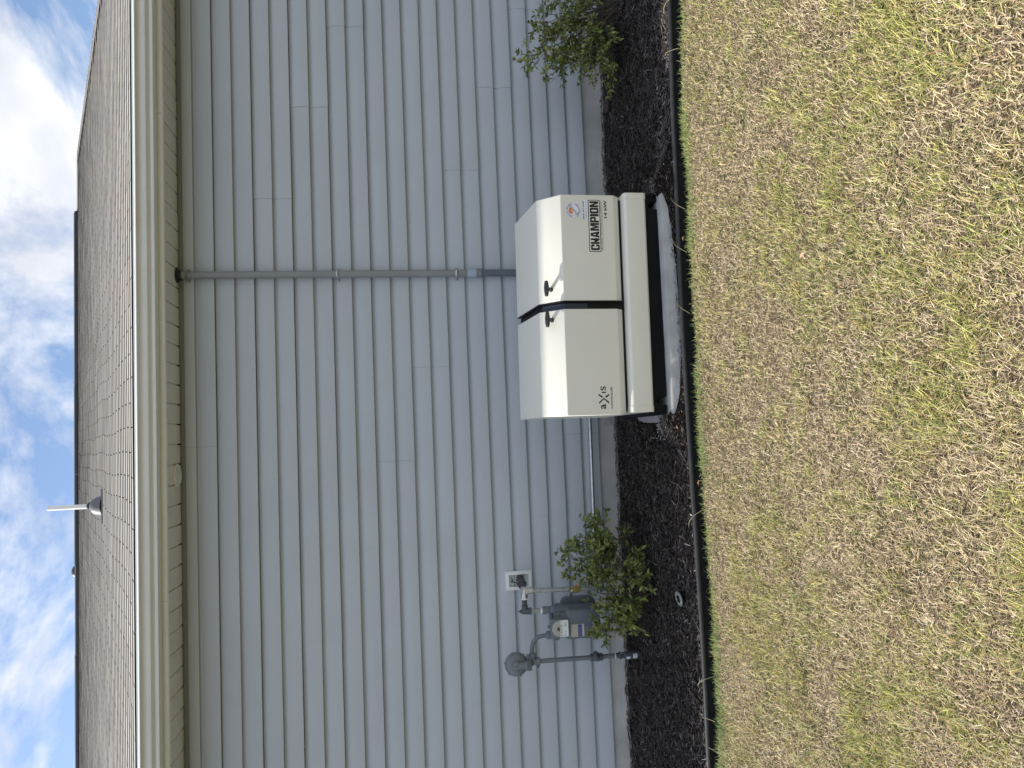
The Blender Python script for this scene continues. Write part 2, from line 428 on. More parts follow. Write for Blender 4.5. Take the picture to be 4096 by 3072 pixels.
# ---- edging
ed = thing('lawn_edging', (0, -1.35, -0.2), 'black plastic edging strip with a rounded bead between mulch and lawn', 'edging')
px = np.arange(-9, 9.01, 0.05)
pth = [(x, float(edge_y(x)), -0.1515 + 0.0015*math.sin(x*2.3)) for x in px]
MB().tube(pth, 0.0125, 12).build('bead', MT['edging'], ed, smooth=True)
sk = MB(); vs = []; fs = []
for q in pth:
    vs += [(q[0], q[1]-0.004, q[2]-0.008), (q[0], q[1]-0.010, -0.235), (q[0], q[1]+0.004, -0.235), (q[0], q[1]+0.003, q[2]-0.008)]
for k in range(len(pth)-1):
    a = 4*k; b = a+4; fs += [(a, b, b+1, a+1), (a+2, b+2, b+3, a+3), (a+1, b+1, b+2, a+2)]
sk.add(vs, fs).build('skirt', MT['edging_shaded'], ed, smooth=True)

# ---- mulch chips
def make_chips(n, zfun, xr, name, colf, dens=None, lens=(0.008, 0.060), wid=(0.0014, 0.0078), yr=(0.0, 1.0), lift=0.010):
    X = rng.uniform(xr[0], xr[1], n); T = rng.uniform(yr[0], yr[1], n); Y = edge_y(X)*T + 0.012
    Y = np.minimum(Y, -0.006)
    keep = ~((X > 0.085) & (X < 1.282) & (Y < -0.57) & (Y > -1.303)) & ~((X > .04) & (X < .09) & (Y < -.66) & (Y > -.965))
    X, Y = X[keep], Y[keep]; n = len(X)
    Z = zfun(X, Y) + rng.uniform(-0.010, lift, n)
    L = lens[0] + (lens[1]-lens[0])*rng.random(n)**2.2; W = wid[0] + (wid[1]-wid[0])*rng.random(n)**1.8; H = W * rng.uniform(0.25, 0.7, n)
    ang = rng.normal(0, 0.75, n) + np.where(rng.random(n) < .3, PI/2, 0); pit = rng.normal(0, 0.30, n)
    d = np.stack([np.cos(ang)*np.cos(pit), np.sin(ang)*np.cos(pit), np.sin(pit)], -1)
    s = np.stack([-np.sin(ang), np.cos(ang), rng.normal(0, .35, n)], -1); s /= np.linalg.norm(s, axis=1)[:, None]
    u = np.cross(d, s); u /= np.linalg.norm(u, axis=1)[:, None]
    P = np.stack([X, Y, Z], -1)
    bend = (rng.normal(0, .06, n)*L)[:, None]*s
    secs = []
    for t, w in ((-.5, .35), (-.1, 1.0), (.2, .9), (.5, .25)):
        c = P + d*(L*t)[:, None] + bend*(1-4*t*t)
        secs.append([c + s*(W*w/2)[:, None] + u*(H*w*.3)[:, None], c - s*(W*w/2)[:, None] + u*(H*w*.3)[:, None], c - u*(H*w*.7)[:, None] ])
    V = np.stack([q for sec in secs for q in sec], 1)           # n,12,3
    Fb = []
    for k in range(3):
        a = 3*k; b = a+3
        Fb += [(a, a+1, b+1, b), (a+1, a+2, b+2, b+1), (a+2, a, b, b+2)]
    Fb = np.array(Fb)
    Fa = (np.arange(n)[:, None, None]*12 + Fb[None]).reshape(-1, 4)
    C = colf(n, X, Y)
    tint = np.repeat(C, 12, 0)
    o = np_mesh(name, V.reshape(-1, 3), Fa, MT['chip'], tint)
    return o
def chip_col(n, X, Y):
    b = 0.030 + 0.22*rng.random(n)**2.8
    c = np.stack([b*1.14, b*0.97, b*0.88], -1)
    pale = rng.random(n) < 0.04; c[pale] = np.stack([rng.uniform(.07, .20, pale.sum())]*3, -1)*[1, .93, .85]
    br = (rng.random(n) < 0.20*(0.4+smooth_noise(X, Y, 3, 9))*1.6); c[br] = np.stack([rng.uniform(.03, .075, br.sum())]*3, -1)*[1.15, .85, .7]
    t = Y/edge_y(X); lt = (t > .8) & (rng.random(n) < .30); c[lt] *= 2.6  # sunlit band by the edging painted as brighter chip colours
    return c
parts_ = []
mo = make_chips(95000, mulch_z, (-3.0, 3.6), 'mulch_chips', chip_col)
setp(mo, 'shredded black mulch covering the bed between wall and edging', None, None, 'stuff')

# pale concrete crumbs beside the pad
cb = MB()
for k in range(150):
    x = 0.035 - abs(random.gauss(0, .035)); y = random.uniform(-1.06, -0.86) ; z = float(mulch_z(np.array(x), np.array(y))) + 0.012
    r = random.uniform(.0015, .0055)
    cb.add([(x-r, y, z), (x+r, y-r*.5, z), (x, y+r, z+r*.3), (x+r*.2, y, z+r), (x, y, z-r)], [(0, 1, 3), (1, 2, 3), (2, 0, 3), (0, 4, 1), (1, 4, 2), (2, 4, 0)])
setp(cb.build('concrete_crumbs', MT['concrete']), 'pale concrete crumbs spilled on the mulch left of the pad', None, None, 'stuff')

# ---- grass
def make_blades(name, X, Y, L, W, lean, az, base, C, curl, m=MT['grass']):
    n = len(X); Z = lawn_z(X, Y) + base
    P = np.stack([X, Y, Z], -1)
    h = np.stack([np.cos(az), np.sin(az), np.zeros(n)], -1); side = np.stack([-np.sin(az), np.cos(az), rng.normal(0, .35, n)], -1)
    side /= np.linalg.norm(side, axis=1)[:, None]
    a = lean; c = P.copy(); secs = []
    wprof = (0.8, 1.0, 0.75, 0.06); wob = rng.normal(0, .10, n)
    for k in range(4):
        secs.append(c + side*(W*wprof[k]/2)[:, None]); secs.append(c - side*(W*wprof[k]/2)[:, None])
        step = (h*np.cos(a)[:, None] + np.array([0, 0, 1.0])*np.sin(a)[:, None] + np.stack([-h[:, 1], h[:, 0], 0*az], -1)*(wob*(k-1))[:, None])*(L/3)[:, None]
        c = c + step; a = a - curl
        c[:, 2] = np.maximum(c[:, 2], lawn_z(c[:, 0], c[:, 1]) - 0.002)
    V = np.stack(secs, 1).reshape(-1, 3)
    Fb = np.array([(0, 2, 3, 1), (2, 4, 5, 3), (4, 6, 7, 5)])
    Fa = (np.arange(n)[:, None, None]*8 + Fb[None]).reshape(-1, 4)
    return np_mesh(name, V, Fa, m, np.repeat(C, 8, 0))
def green_field(X, Y):
    g = smooth_noise(X, Y, 2.6, 21)*.36 + smooth_noise(X, Y, 7, 22)*.36 + smooth_noise(X, Y, 19, 24)*.28
    d = edge_y(X) - Y
    g = (g - .5)*3.0 + .32 + 0.50*np.exp(-(d/0.055)**2)*smooth_noise(X, Y*0, 3, 23) + 0.10*np.clip((d-0.9)/1.5, 0, 1)
    return np.clip(g, 0, 1)
def pick(n, wide):
    """positions on the lawn, denser nearer the camera view"""
    d = rng.random(n); D = np.where(d < .94, rng.random(n)*2.35, rng.random(n)*4.0)
    hw_l = 2.15 - 0.42*D; hw_r = 2.75 - 0.62*D
    X = np.where(rng.random(n) < .90, rng.uniform(-1, 1, n), rng.uniform(-1.7, 1.7, n))
    X = np.where(X < 0, X*np.maximum(hw_l, 1.15), X*np.maximum(hw_r, 1.3))
    Y = edge_y(X) - D - 0.044
    return X, Y, D
def colmix(n, g, dead):
    straw = np.array([0.68, 0.56, 0.33]); pale = np.array([0.84, 0.72, 0.52]); grey = np.array([0.38, 0.28, 0.205])
    yg = np.array([0.53, 0.50, 0.17]); gr = np.array([0.25, 0.29, 0.085])
    u = rng.random(n)[:, None]; dead_c = np.where(u < .50, straw, np.where(u < .78, pale, grey))
    u2 = rng.random(n)[:, None]; live = np.where(u2 < .55, yg, gr)
    isg = rng.random(n) < g
    c = np.where(isg[:, None], live, dead_c) * rng.uniform(.75, 1.2, n)[:, None]
    red = rng.random(n) < .02; c[red] = np.array([.40, .22, .12])
    return c*dead, isg
# thatch lying flat
n = 190000; X, Y, D = pick(n, 1); kp = rng.random(n) < np.clip(.35 + 1.3*smooth_noise(X, Y, 11, 41), 0, 1); X, Y, D = X[kp], Y[kp], D[kp]; n = len(X); g = green_field(X, Y)
C, isg = colmix(n, g*.25, 0.95); brown = rng.random(n) < .42; C[brown] = np.array([.14, .10, .078])*rng.uniform(.6, 1.3, brown.sum())[:, None]
o = make_blades('dead_thatch', X, Y, rng.uniform(.010, .034, n), rng.uniform(.0010, .0021, n), rng.normal(.10, .25, n), rng.uniform(0, 2*PI, n), rng.uniform(.0, .012, n), C, rng.normal(.06, .16, n))
setp(o, 'dead straw coloured thatch matted under the living grass', None, None, 'stuff')
# denser olive tufts, mostly nearer the camera
nt_ = 560; tx, ty, tD = pick(nt_, 1); m_ok = rng.random(nt_) < np.clip(.25+.75*(tD-.2), .15, 1); tx, ty = tx[m_ok], ty[m_ok]
nb_ = rng.integers(22, 70, len(tx)); X = np.repeat(tx, nb_); Y = np.repeat(ty, nb_); n = len(X)
ox, oy = rng.normal(0, .020, n), rng.normal(0, .020, n); az = np.arctan2(oy, ox) + rng.normal(0, .7, n); X = X+ox; Y = Y+oy
ok = Y < edge_y(X) - .05; X, Y, az = X[ok], Y[ok], az[ok]; n = len(X)
C = np.array([.21, .26, .07])*rng.uniform(.6, 1.3, n)[:, None]; yl = rng.random(n) < .42; C[yl] = np.array([.58, .55, .20])*rng.uniform(.75, 1.15, yl.sum())[:, None]
orr = rng.random(n) < .04; C[orr] = np.array([.55, .34, .12])
o = make_blades('grass_tufts', X, Y, rng.uniform(.020, .048, n), rng.uniform(.0014, .0028, n), rng.uniform(.3, 1.2, n), az, rng.uniform(0, .006, n), C, rng.uniform(.1, .45, n))
setp(o, 'olive green grass tufts standing out of the dry lawn', None, None, 'stuff')
# standing and leaning blades
n = 185000; X, Y, D = pick(n, 1); g = green_field(X, Y)
keep = rng.random(n) < (.62 + .38*g); X, Y, D, g = X[keep], Y[keep], D[keep], g[keep]; n = len(X)
C, isg = colmix(n, .04 + .46*g, 1.05)
near = np.exp(-(D/0.10)**2)
L = (.010 + .022*rng.random(n)**1.4)*(1 + .80*isg*g)*(1+.25*np.clip(D-1.0, 0, 1))*(1-.25*near); W = rng.uniform(.0011, .0023, n)*(1+.25*isg*g)*(1+.12*np.clip(D-.8, 0, 1))
o = make_blades('lawn_grass', X, Y, L, W, rng.uniform(.20, 1.30, n), rng.uniform(0, 2*PI, n), rng.uniform(.0, .012, n), C, rng.normal(.12, .14, n))
setp(o, 'dry yellow green lawn grass with straw coloured patches', None, None, 'stuff')
# tufts along the edging, leaning over it
n = 17000; X = rng.uniform(-3, 3.6, n); dd = np.abs(rng.normal(0, .040, n)); Y = edge_y(X) - .042 - dd
keep = rng.random(n) < (.25 + .9*(smooth_noise(X, X*0, 2.7, 31) > .45)*smooth_noise(X, X*0, 9, 32)*1.4); X, Y, dd = X[keep], Y[keep], dd[keep]; n = len(X)
gcol = np.array([0.155, 0.25, 0.075])*rng.uniform(.7, 1.3, n)[:, None]; yl = rng.random(n) < .45; gcol[yl] = np.array([.40, .39, .17])*rng.uniform(.7, 1.1, yl.sum())[:, None]
o = make_blades('edge_grass', X, Y, rng.uniform(.015, .052, n), rng.uniform(.0012, .0022, n), rng.uniform(.3, 1.3, n), rng.normal(PI/2, 1.0, n), np.full(n, .004), gcol, rng.uniform(.1, .5, n))
setp(o, 'greener grass tufts leaning over the black edging', None, None, 'stuff')
# a few long runners arching over the edging
rn = MB()
for (x, h, dx_, r) in ((0.92, .05, .16, .0009), (2.28, .03, -.03, .0012), (2.0, .02, .02, .001), (-1.25, .045, -.08, .001), (0.60, .035, .12, .0009), (1.15, .03, .10, .0009), (-1.47, .015, 0, .001), (-1.62, .012, 0.01, .001), (-0.42, .03, -.09, .0009)):
    y0 = float(edge_y(x)); pts = bez([(x, y0-.06, -.17), (x+dx_*.3, y0-.03, -.17+h), (x+dx_*.7, y0+.01, -.145+h*.6), (x+dx_*1.1, y0+.06, -.140)], 6)
    rn.tube(pts, r, 5)
rn.tint = [(.46, .42, .25)]*len(rn.v)
setp(rn.build('grass_runners', MT['grass'], smooth=True), 'long dry grass runners arching over the edging', None, None, 'stuff')
# fallen leaves on lawn and mulch
lf = MB()
for (x, y, s, c) in ((-0.28, -1.40, .03, (.28, .17, .08)), (0.62, -2.55, .035, (.45, .30, .18)), (1.62, -2.9, .03, (.42, .28, .17)), (1.0, -1.39, .03, (.24, .12, .07)), (0.95, -1.41, .022, (.2, .1, .06)), (-0.75, -1.05, .025, (.22, .2, .08)), (-0.7, -1.15, .02, (.4, .32, .2)), (-1.1, -1.22, .018, (.32, .34, .1)), (-0.5, -.62, .03, (.13, .09, .06))):
    zz = -.165 if y < -1.36 else -.125; a = random.uniform(0, PI); ca, sa = math.cos(a)*s, math.sin(a)*s
    lf.add([(x-ca/2, y-sa/2, zz), (x-sa*.25, y+ca*.25, zz+.006), (x+ca/2, y+sa/2, zz+.002), (x+sa*.25, y-ca*.25, zz+.008), (x, y, zz)], [(0, 1, 4), (1, 2, 4), (2, 3, 4), (3, 0, 4)], tint=c)
setp(lf.build('fallen_leaves', MT['grass'], fix=False), 'curled brown fallen leaves lying on the lawn and mulch', None, None, 'stuff')

# ================================================================== HOUSE
house = thing('house', (0, 0.3, -0.2), 'single storey house with blue grey lap siding, white gutter and tan shingle roof', 'house')
XL, XR = -9.0, 4.0
CR = 0.127
def z_line(i): return (21 - i) * CR
ROWS = {0: [.018, 3.608, -3.572, -7.1], 1: [1.08, -2.51, -6.1], 2: [1.66, -1.93, -5.5], 3: [2.30, -1.29, -4.9], 4: [2.88, -.70, -4.3], 5: [3.46, -.131, -3.7, -7.3],
        6: [.494, -3.1, -6.7], 7: [1.864, -1.734, -5.3], 8: [2.464, -1.141, -4.7], 9: [3.05, -.549, -4.1, -7.7], 10: [3.6, -.001, -3.6, -7.2]}
# profile of one course: (fraction from its top, outward depth)
PROF = [(0.0, -.0060), (.09, -.0058), (.13, -.0030), (.18, .0010), (.26, .0058), (.42, .0118), (.68, .0176), (.955, .0210), (.99, .0208)]
def siding_panel(xa, xb, z_tops, first_top_clip=None):
    mb = MB()
    nseg = max(2, int((xb-xa)/.3)); xsn = [xa + (xb-xa)*k/nseg for k in range(nseg+1)]
    ph = random.uniform(0, 6)
    prof = []
    for zt in z_tops:
        for (t, d) in PROF:
            z = zt - t*CR
            if first_top_clip and z > first_top_clip: z = first_top_clip
            prof.append((z, d))
        prof.append((zt - CR + .0002, .0190)); prof.append((zt - CR + .0030, -.0055))
    verts, faces = [], []; m_ = len(prof)
    for x in xsn:
        lap = .0024*max(0, 1-(x-xa)/.6) - .0006
        w = .0005*math.sin(x*3.1+ph) + .0003*math.sin(x*7.7+ph*2)
        dz = -.0012*max(0, 1-(x-xa)/.5)
        for (z, d) in prof: verts.append((x, -(d + lap + (w if d > .004 else 0)), z + (dz if d > .01 else 0)))
    for k in range(nseg):
        for j in range(m_-1):
            a = k*m_+j; faces.append((a, a+1, a+m_+1, a+m_))
    # closed ends
    b = len(verts)
    for k, x in ((0, xa), (nseg, xb)):
        st = len(verts)
        for (z, d) in prof: verts.append((x, .0080, z))
        for j in range(m_-1): faces.append((k*m_+j, st+j, st+j+1, k*m_+j+1))
    mb.add(verts, faces)
    return mb
for r_, js in ROWS.items():
    cuts = sorted([XL] + js + [XR]); cuts = [c for c in cuts if XL <= c <= XR]
    for a, b in zip(cuts[:-1], cuts[1:]):
        if b - a < .02: continue
        tops = [z_line(2*r_-1), z_line(2*r_)] if r_ else [z_line(-1), z_line(0)]
        if r_ == 0: tops = [z_line(0)+CR, z_line(0)]
        clip = 2.752 if r_ == 0 else None
        mb = siding_panel(a, b - .0008, tops, clip)
        mb.build('siding_panel', MT['siding'], house, smooth=True, angle=40, fix=False)
# sheathing behind, foundation, end and back walls
MB().box(XL, XR, .0100, .10, -.02, 2.80).build('wall_sheathing', MT['attic'], house)
MB().box(XL+.01, XR-.01, .0035, .25, -.60, -.001).build('foundation', MT['stucco'], house, bevel=.002)
sd = MB(); sd.box(XL, XL+.1, .101, 12.0, -.6, 2.9); sd.box(XR-.1, XR, .101, 12.0, -.6, 2.9); sd.box(XL+.1, XR-.1, 11.9, 12.0, -.6, 2.9)
sd.build('side_wall', MT['house_side'], house)
MB().box(XL, XR, -.021, -.001, 2.7355, 2.7625).build('wall_trim', MT['trim_shaded'], house, bevel=.002)
cp = MB(); cp.box(XR, XR+.02, -.03, .06, -.01, 2.765); cp.build('corner_post', MT['trim_shaded'], house)
# soffit boards (each panel is two boards)
def soffit_panel():
    mb = MB(); pr = []
    for k in range(2):
        o = k*.127
        pr += [(o+.0, .0105), (o+.004, .0105), (o+.0065, .0), (o+.122, .0), (o+.1235, .0015), (o+.1245, .0105)]
    pr += [(.254, .0105)]
    vs, fs = [], []
    ys = [-.2895, -.25, -.14, -.052, -.040, -.006]
    for y in ys:
        for (x, h) in pr:
            vs.append((x, y, 2.765 + (h if y < -.045 else (h if h == 0 or h < .005 else .05))))
    m_ = len(pr)
    for k in range(len(ys)-1):
        for j in range(m_-1):
            a = k*m_+j
            fs.append((a, a+1, a+m_+1, a+m_))
    mb.add(vs, fs); return mb
pm = None
x = 0.039 - .254*36
while x < XR + .2:
    if pm is None:
        o = soffit_panel().build('soffit_panel', MT['soffit'], house, fix=False, local=(0, .3, -.2)); pm = o
    else:
        o = pm.copy(); COL.objects.link(o); o.parent = house
    o.location = (x, 0, random.uniform(-.0012, .0012)); x += .254
MB().box(XL, XR+.3, -.300, -.2885, 2.7605, 2.772).build('soffit_channel', MT['soffit'], house, bevel=.002)
MB().box(XL, XR+.3, -.28, .1, 2.83, 2.85).build('attic_floor', MT['attic'], house)
# fascia
def extr(prof, xa, xb, name, m, bevel=0, smooth=True):
    mb = MB(); n = len(prof)
    vs = [(xa, y, z) for y, z in prof] + [(xb, y, z) for y, z in prof]
    fs = [(i, i+1, n+i+1, n+i) for i in range(n-1)]
    mb.add(vs, fs)
    return mb.build(name, m, house, smooth=smooth, angle=30, fix=False, bevel=bevel)
fas_cuts = [XL, -6.9, -3.9, -.896, 2.108, XR+.3]
for a, b in zip(fas_cuts[:-1], fas_cuts[1:]):
    k = random.uniform(-.0008, .0008)
    extr([(-.300, 2.7635), (-.3045+k, 2.7635), (-.3065+k, 2.766), (-.3075+k, 2.772), (-.3065+k, 2.785), (-.3055+k, 2.800), (-.3050+k, 2.8075), (-.3000, 2.8082)], a+.0006, b-.0006, 'fascia_cover', MT['alu'])
MB().box(XL, XR+.3, -.3005, -.28, 2.8083, 2.925).build('fascia_board', MT['alu'], house)
MB().box(XL, XR+.3, -.356, -.30, 2.9045, 2.9285).build('drip_edge', MT['gutter'], house)
# gutter
GP = [(-.302, 2.905), (-.303, 2.800), (-.305, 2.797), (-.368, 2.797), (-.372, 2.7985), (-.3735, 2.802), (-.3735, 2.811), (-.3715, 2.8135), (-.3715, 2.816), (-.375, 2.8205), (-.384, 2.826), (-.392, 2.8295), (-.398, 2.834), (-.4005, 2.840), (-.4015, 2.850), (-.4025, 2.860), (-.4045, 2.867), (-.409, 2.873), (-.417, 2.8785), (-.4235, 2.8805), (-.4290, 2.8815), (-.4325, 2.8830), (-.4335, 2.8860), (-.4310, 2.8905), (-.4260, 2.8955), (-.4200, 2.8975), (-.4165, 2.8955), (-.4165, 2.890)]
extr(GP, XL, XR+.32, 'gutter', MT['gutter'])
gi = [(y+.0015 if y < -.34 else y, z+.0012) for y, z in GP[1:]]
gm = MB(); n = len(gi); 
gm.add([(XL, y+.0012, z+.0005) for y, z in gi] + [(XR+.32, y+.0012, z+.0005) for y, z in gi], [(i, n+i, n+i+1, i+1) for i in range(n-2)])
gm.build('gutter_lining', MT['gutter'], house, smooth=True, fix=False)

# ---- roof
TH = math.radians(24.6); CT, ST = math.cos(TH), math.sin(TH)
E0 = Vector((0, -.350, 2.9345)); RX0, RX1 = -9.3, 4.22
def rp(x, s, h=0.0):      # point on the front slope
    return Vector((x, E0.y + s*CT - h*ST, E0.z + s*ST + h*CT))
YR = 6.0; SR = (YR - E0.y)/CT; ZR = E0.z + SR*ST
roof_o = MB()
a, b, c, d = rp(RX0, 0, -.004), rp(RX1-.02, 0, -.004), rp(RX1-.02, SR, -.004), rp(RX0, SR, -.004)
a2, b2 = rp(RX0, 0, -.03), rp(RX1-.02, 0, -.03); c2, d2 = rp(RX1-.02, SR, -.03), rp(RX0, SR, -.03)
roof_o.add([a, b, c, d, a2, b2, c2, d2], [(0, 1, 2, 3), (4, 7, 6, 5), (0, 4, 5, 1), (1, 5, 6, 2), (0, 3, 7, 4)])
zb = E0.z; roof_o.add([(RX0, YR, ZR-.004), (RX1-.02, YR, ZR-.004), (RX1-.02, 12.35, zb), (RX0, 12.35, zb)], [(0, 1, 2, 3)], 1)
for xg in (XR-.02, XL+.02):
    roof_o.add([(xg, 0, 2.8), (xg, 12, 2.8), (xg, 12, zb-.05), (xg, YR, ZR-.08), (xg, 0, zb-.05)], [(0, 1, 2, 3, 4)], 1)
roof_o.build('roof', [MT['deck'], MT['shingle']], house)
rf = [o for o in house.children if o.name.startswith('roof')][0]
me = rf.data; ca = me.color_attributes.new('tint', 'FLOAT_COLOR', 'POINT'); ca.data.foreach_set('color', np.ones(len(me.vertices)*4, dtype=np.float32))
EXPO = .116; TAB = .3048
def tab_geo(w, wob):
    """one shingle tab in its own frame: x along the eave, s up the slope, h off the deck"""
    t0 = .0048 + wob*.5
    sk_ = random.uniform(-.0015, .0015)
    pts = [(.0035, sk_, 0), (w-.0035, -sk_, 0), (w-.0035, EXPO+.02, 0), (.0035, EXPO+.02, 0)]
    top = [(.0035, sk_, t0), (w/2, 0, t0+random.uniform(-.0003, .0005)), (w-.0035, -sk_, t0+random.uniform(-.0003, .0003)), (w-.0035, EXPO+.004, .0008), (.0035, EXPO+.004, .0008)]
    return pts, top
def tab_mesh_local(w, wob):
    pts, top = tab_geo(w, wob)
    V = [(q[0], q[1]*CT - q[2]*ST, q[1]*ST + q[2]*CT) for q in pts + top]
    Fc = [(4, 5, 8), (5, 6, 7, 8), (0, 1, 6, 5, 4), (1, 2, 7, 6), (3, 0, 4, 8)]
    return V, Fc
def tabcol():
    g = random.choice([.94, 1.0, 1.03, 1.05, .92, 1.0, .88]) * random.uniform(.94, 1.06)
    wv = random.uniform(-.04, .04)
    return (g*(1+wv), g, g*(1-wv))
variants = []
for k in range(12):
    V, Fc = tab_mesh_local(TAB, random.uniform(-.0006, .0008)); tn = tabcol()
    mb = MB(); mb.add(V, Fc[:2], tint=tn); mb.f += [tuple(q) for q in Fc[2:]]; mb.mi += [1]*(len(Fc)-2); o = mb.build('shingle', [MT['shingle'], MT['edge_dark']], rf, fix=False, local=(0, 0, 0))
    variants.append(o.data); bpy.data.objects.remove(o)
stuff = MB(); ncourse = int(SR/EXPO) + 1; single = 0
SXV, SV, STN = [], [], []
for k in range(ncourse):
    x0 = -.152 - .1524*(k % 2) - TAB*30 + random.uniform(-.006, .006) + .012*math.sin(k*.35)
    for j in range(60):
        xa = x0 + j*TAB
        if xa < RX0 or xa + TAB*.98 > RX1 - .05: continue
        s = k*EXPO
        vis = (-1.95 - .10*k) < xa < (3.2+.05*k)
        if s + EXPO > SR: continue
        if vis and single < 300 and k < 20:
            o = bpy.data.objects.new('shingle', random.choice(variants)); COL.objects.link(o); o.parent = rf
            q = rp(xa, s); o.location = (q.x - ORG['house'].x, q.y - ORG['house'].y, q.z - ORG['house'].z); single += 1
        else:
            V, Fc = tab_mesh_local(TAB, random.uniform(-.0008, .0010)); q = rp(xa, s)
            bb_ = len(stuff.v); stuff.add([(v_[0]+q.x, v_[1]+q.y, v_[2]+q.z) for v_ in V], Fc[:2], tint=tabcol()); stuff.f += [tuple(bb_+i_ for i_ in q_) for q_ in Fc[2:]]; stuff.mi += [1]*(len(Fc)-2)
so_ = stuff.build('shingle_field', [MT['shingle'], MT['edge_dark']], rf, fix=False); so_['kind'] = 'stuff'
# caps down the right hand edge of the roof
for k in range(int(SR/EXPO)):
    s = k*EXPO; mb = MB()
    q = [rp(RX1-.13, s, .0095), rp(RX1+.012, s, .0125), rp(RX1+.012, s, -.03), rp(RX1-.13, s+.20, .006), rp(RX1+.006, s+.20, .006), rp(RX1+.006, s+.20, -.03), rp(RX1-.13, s, .004)]
    mb.add(q, [(0, 1, 4, 3), (1, 2, 5, 4), (0, 6, 1)], tint=tabcol()); mb.build('cap_shingle', MT['shingle'], rf, fix=False)
# ridge vent: runs up to about a metre short of the gable
for k in range(10):
    a = 3.40 - 1.22*(k+1); b = 3.40 - 1.22*k - .006; dz = random.uniform(-.004, .003)
    mb = MB(); y0 = YR - .14; zz = ZR - .14*ST/CT
    mb.prism([(y0, zz-.004), (y0-.006, zz+.016+dz), (y0+.004, zz+.046+dz), (YR, ZR+.050+dz), (2*YR-y0, zz+.046), (2*YR-y0, zz-.004)], 'x', a, b)
    mb.build('ridge_vent', MT['ridge'], house)
mb = MB(); mb.prism([(YR-.13, ZR-.13*ST/CT+.006), (YR, ZR+.012), (YR+.13, ZR-.13*ST/CT+.006)], 'x', 3.405, RX1, 0); mb.tint = [(1, 1, 1)]*len(mb.v)
mb.build('ridge_cap', MT['shingle'], house)
# plumbing vent
bx, by = -.456, 2.0; bz = E0.z + (by-E0.y)*ST/CT
vp = MB().lathe((bx, by, bz), (0, 0, 1), [(0, .0205), (.445, .0205), (.445, .0175), (.30, .0175)], 20, cap=False).build('vent_pipe', MT['pvc_white'], house, smooth=True)
fl = MB().lathe((bx, by, bz-.015), (0, 0, 1), [(.0, .090), (.02, .086), (.05, .080), (.075, .070), (.095, .055), (.108, .036), (.112, .034), (.113, .027), (.128, .0235), (.130, .020)], 28, cap=False)
q = [rp(bx-.15, (by-E0.y)/CT-.10, .012), rp(bx+.14, (by-E0.y)/CT-.10, .012), rp(bx+.14, (by-E0.y)/CT+.15, .004), rp(bx-.15, (by-E0.y)/CT+.15, .004)]
fl.add(q + [Vector(w)-Vector((0, 0, .006)) for w in q], [(0, 1, 2, 3), (0, 4, 5, 1), (1, 5, 6, 2), (3, 7, 4, 0)])
fl.build('pipe_flashing', MT['boot'], vp, smooth=True)
MB().lathe((bx, by, bz+.098), (0, 0, 1), [(0, .036), (.004, .037), (.010, .034), (.022, .023), (.024, .0207)], 24, cap=False).build('pipe_collar', MT['black_rubber'], vp, smooth=True)
# ribbed mushroom vent on the far slope
mv = MB().lathe((-1.652, 6.5, 5.93), (0, 0, 1), [(0, .080), (.10, .082), (.118, .088), (.145, .090), (.170, .078), (.190, .050), (.198, .015)], 28)
mvo = mv.build('roof_vent', MT['mush'], house, smooth=True)
rb = MB()
for k in range(26):
    a = 2*PI*k/26; cx, cy = -1.652+.084*math.cos(a), 6.5+.084*math.sin(a); rb.tube([(cx, cy, 5.95), (cx, cy, 6.045)], .0035, 6)
rb.build('vent_louvre', MT['boot'], mvo)
# round cover on the soffit
sv = MB().lathe((-.157, -.103, 2.766), (0, 0, -1), [(-.004, .070), (.002, .073), (.008, .073), (.013, .069), (.015, .060), (.012, .052), (.013, .030), (.013, .004)], 40).build('soffit_vent', MT['soffit'], house, smooth=True)
sc_ = MB()
for a in (.6, 2.7, 4.8): sc_.lathe((-.157+.063*math.cos(a), -.103+.063*math.sin(a), 2.7515), (0, 0, -1), [(0, .003), (.0015, .003)], 8)
sc_.build('screw', MT['ink_grey'], sv)

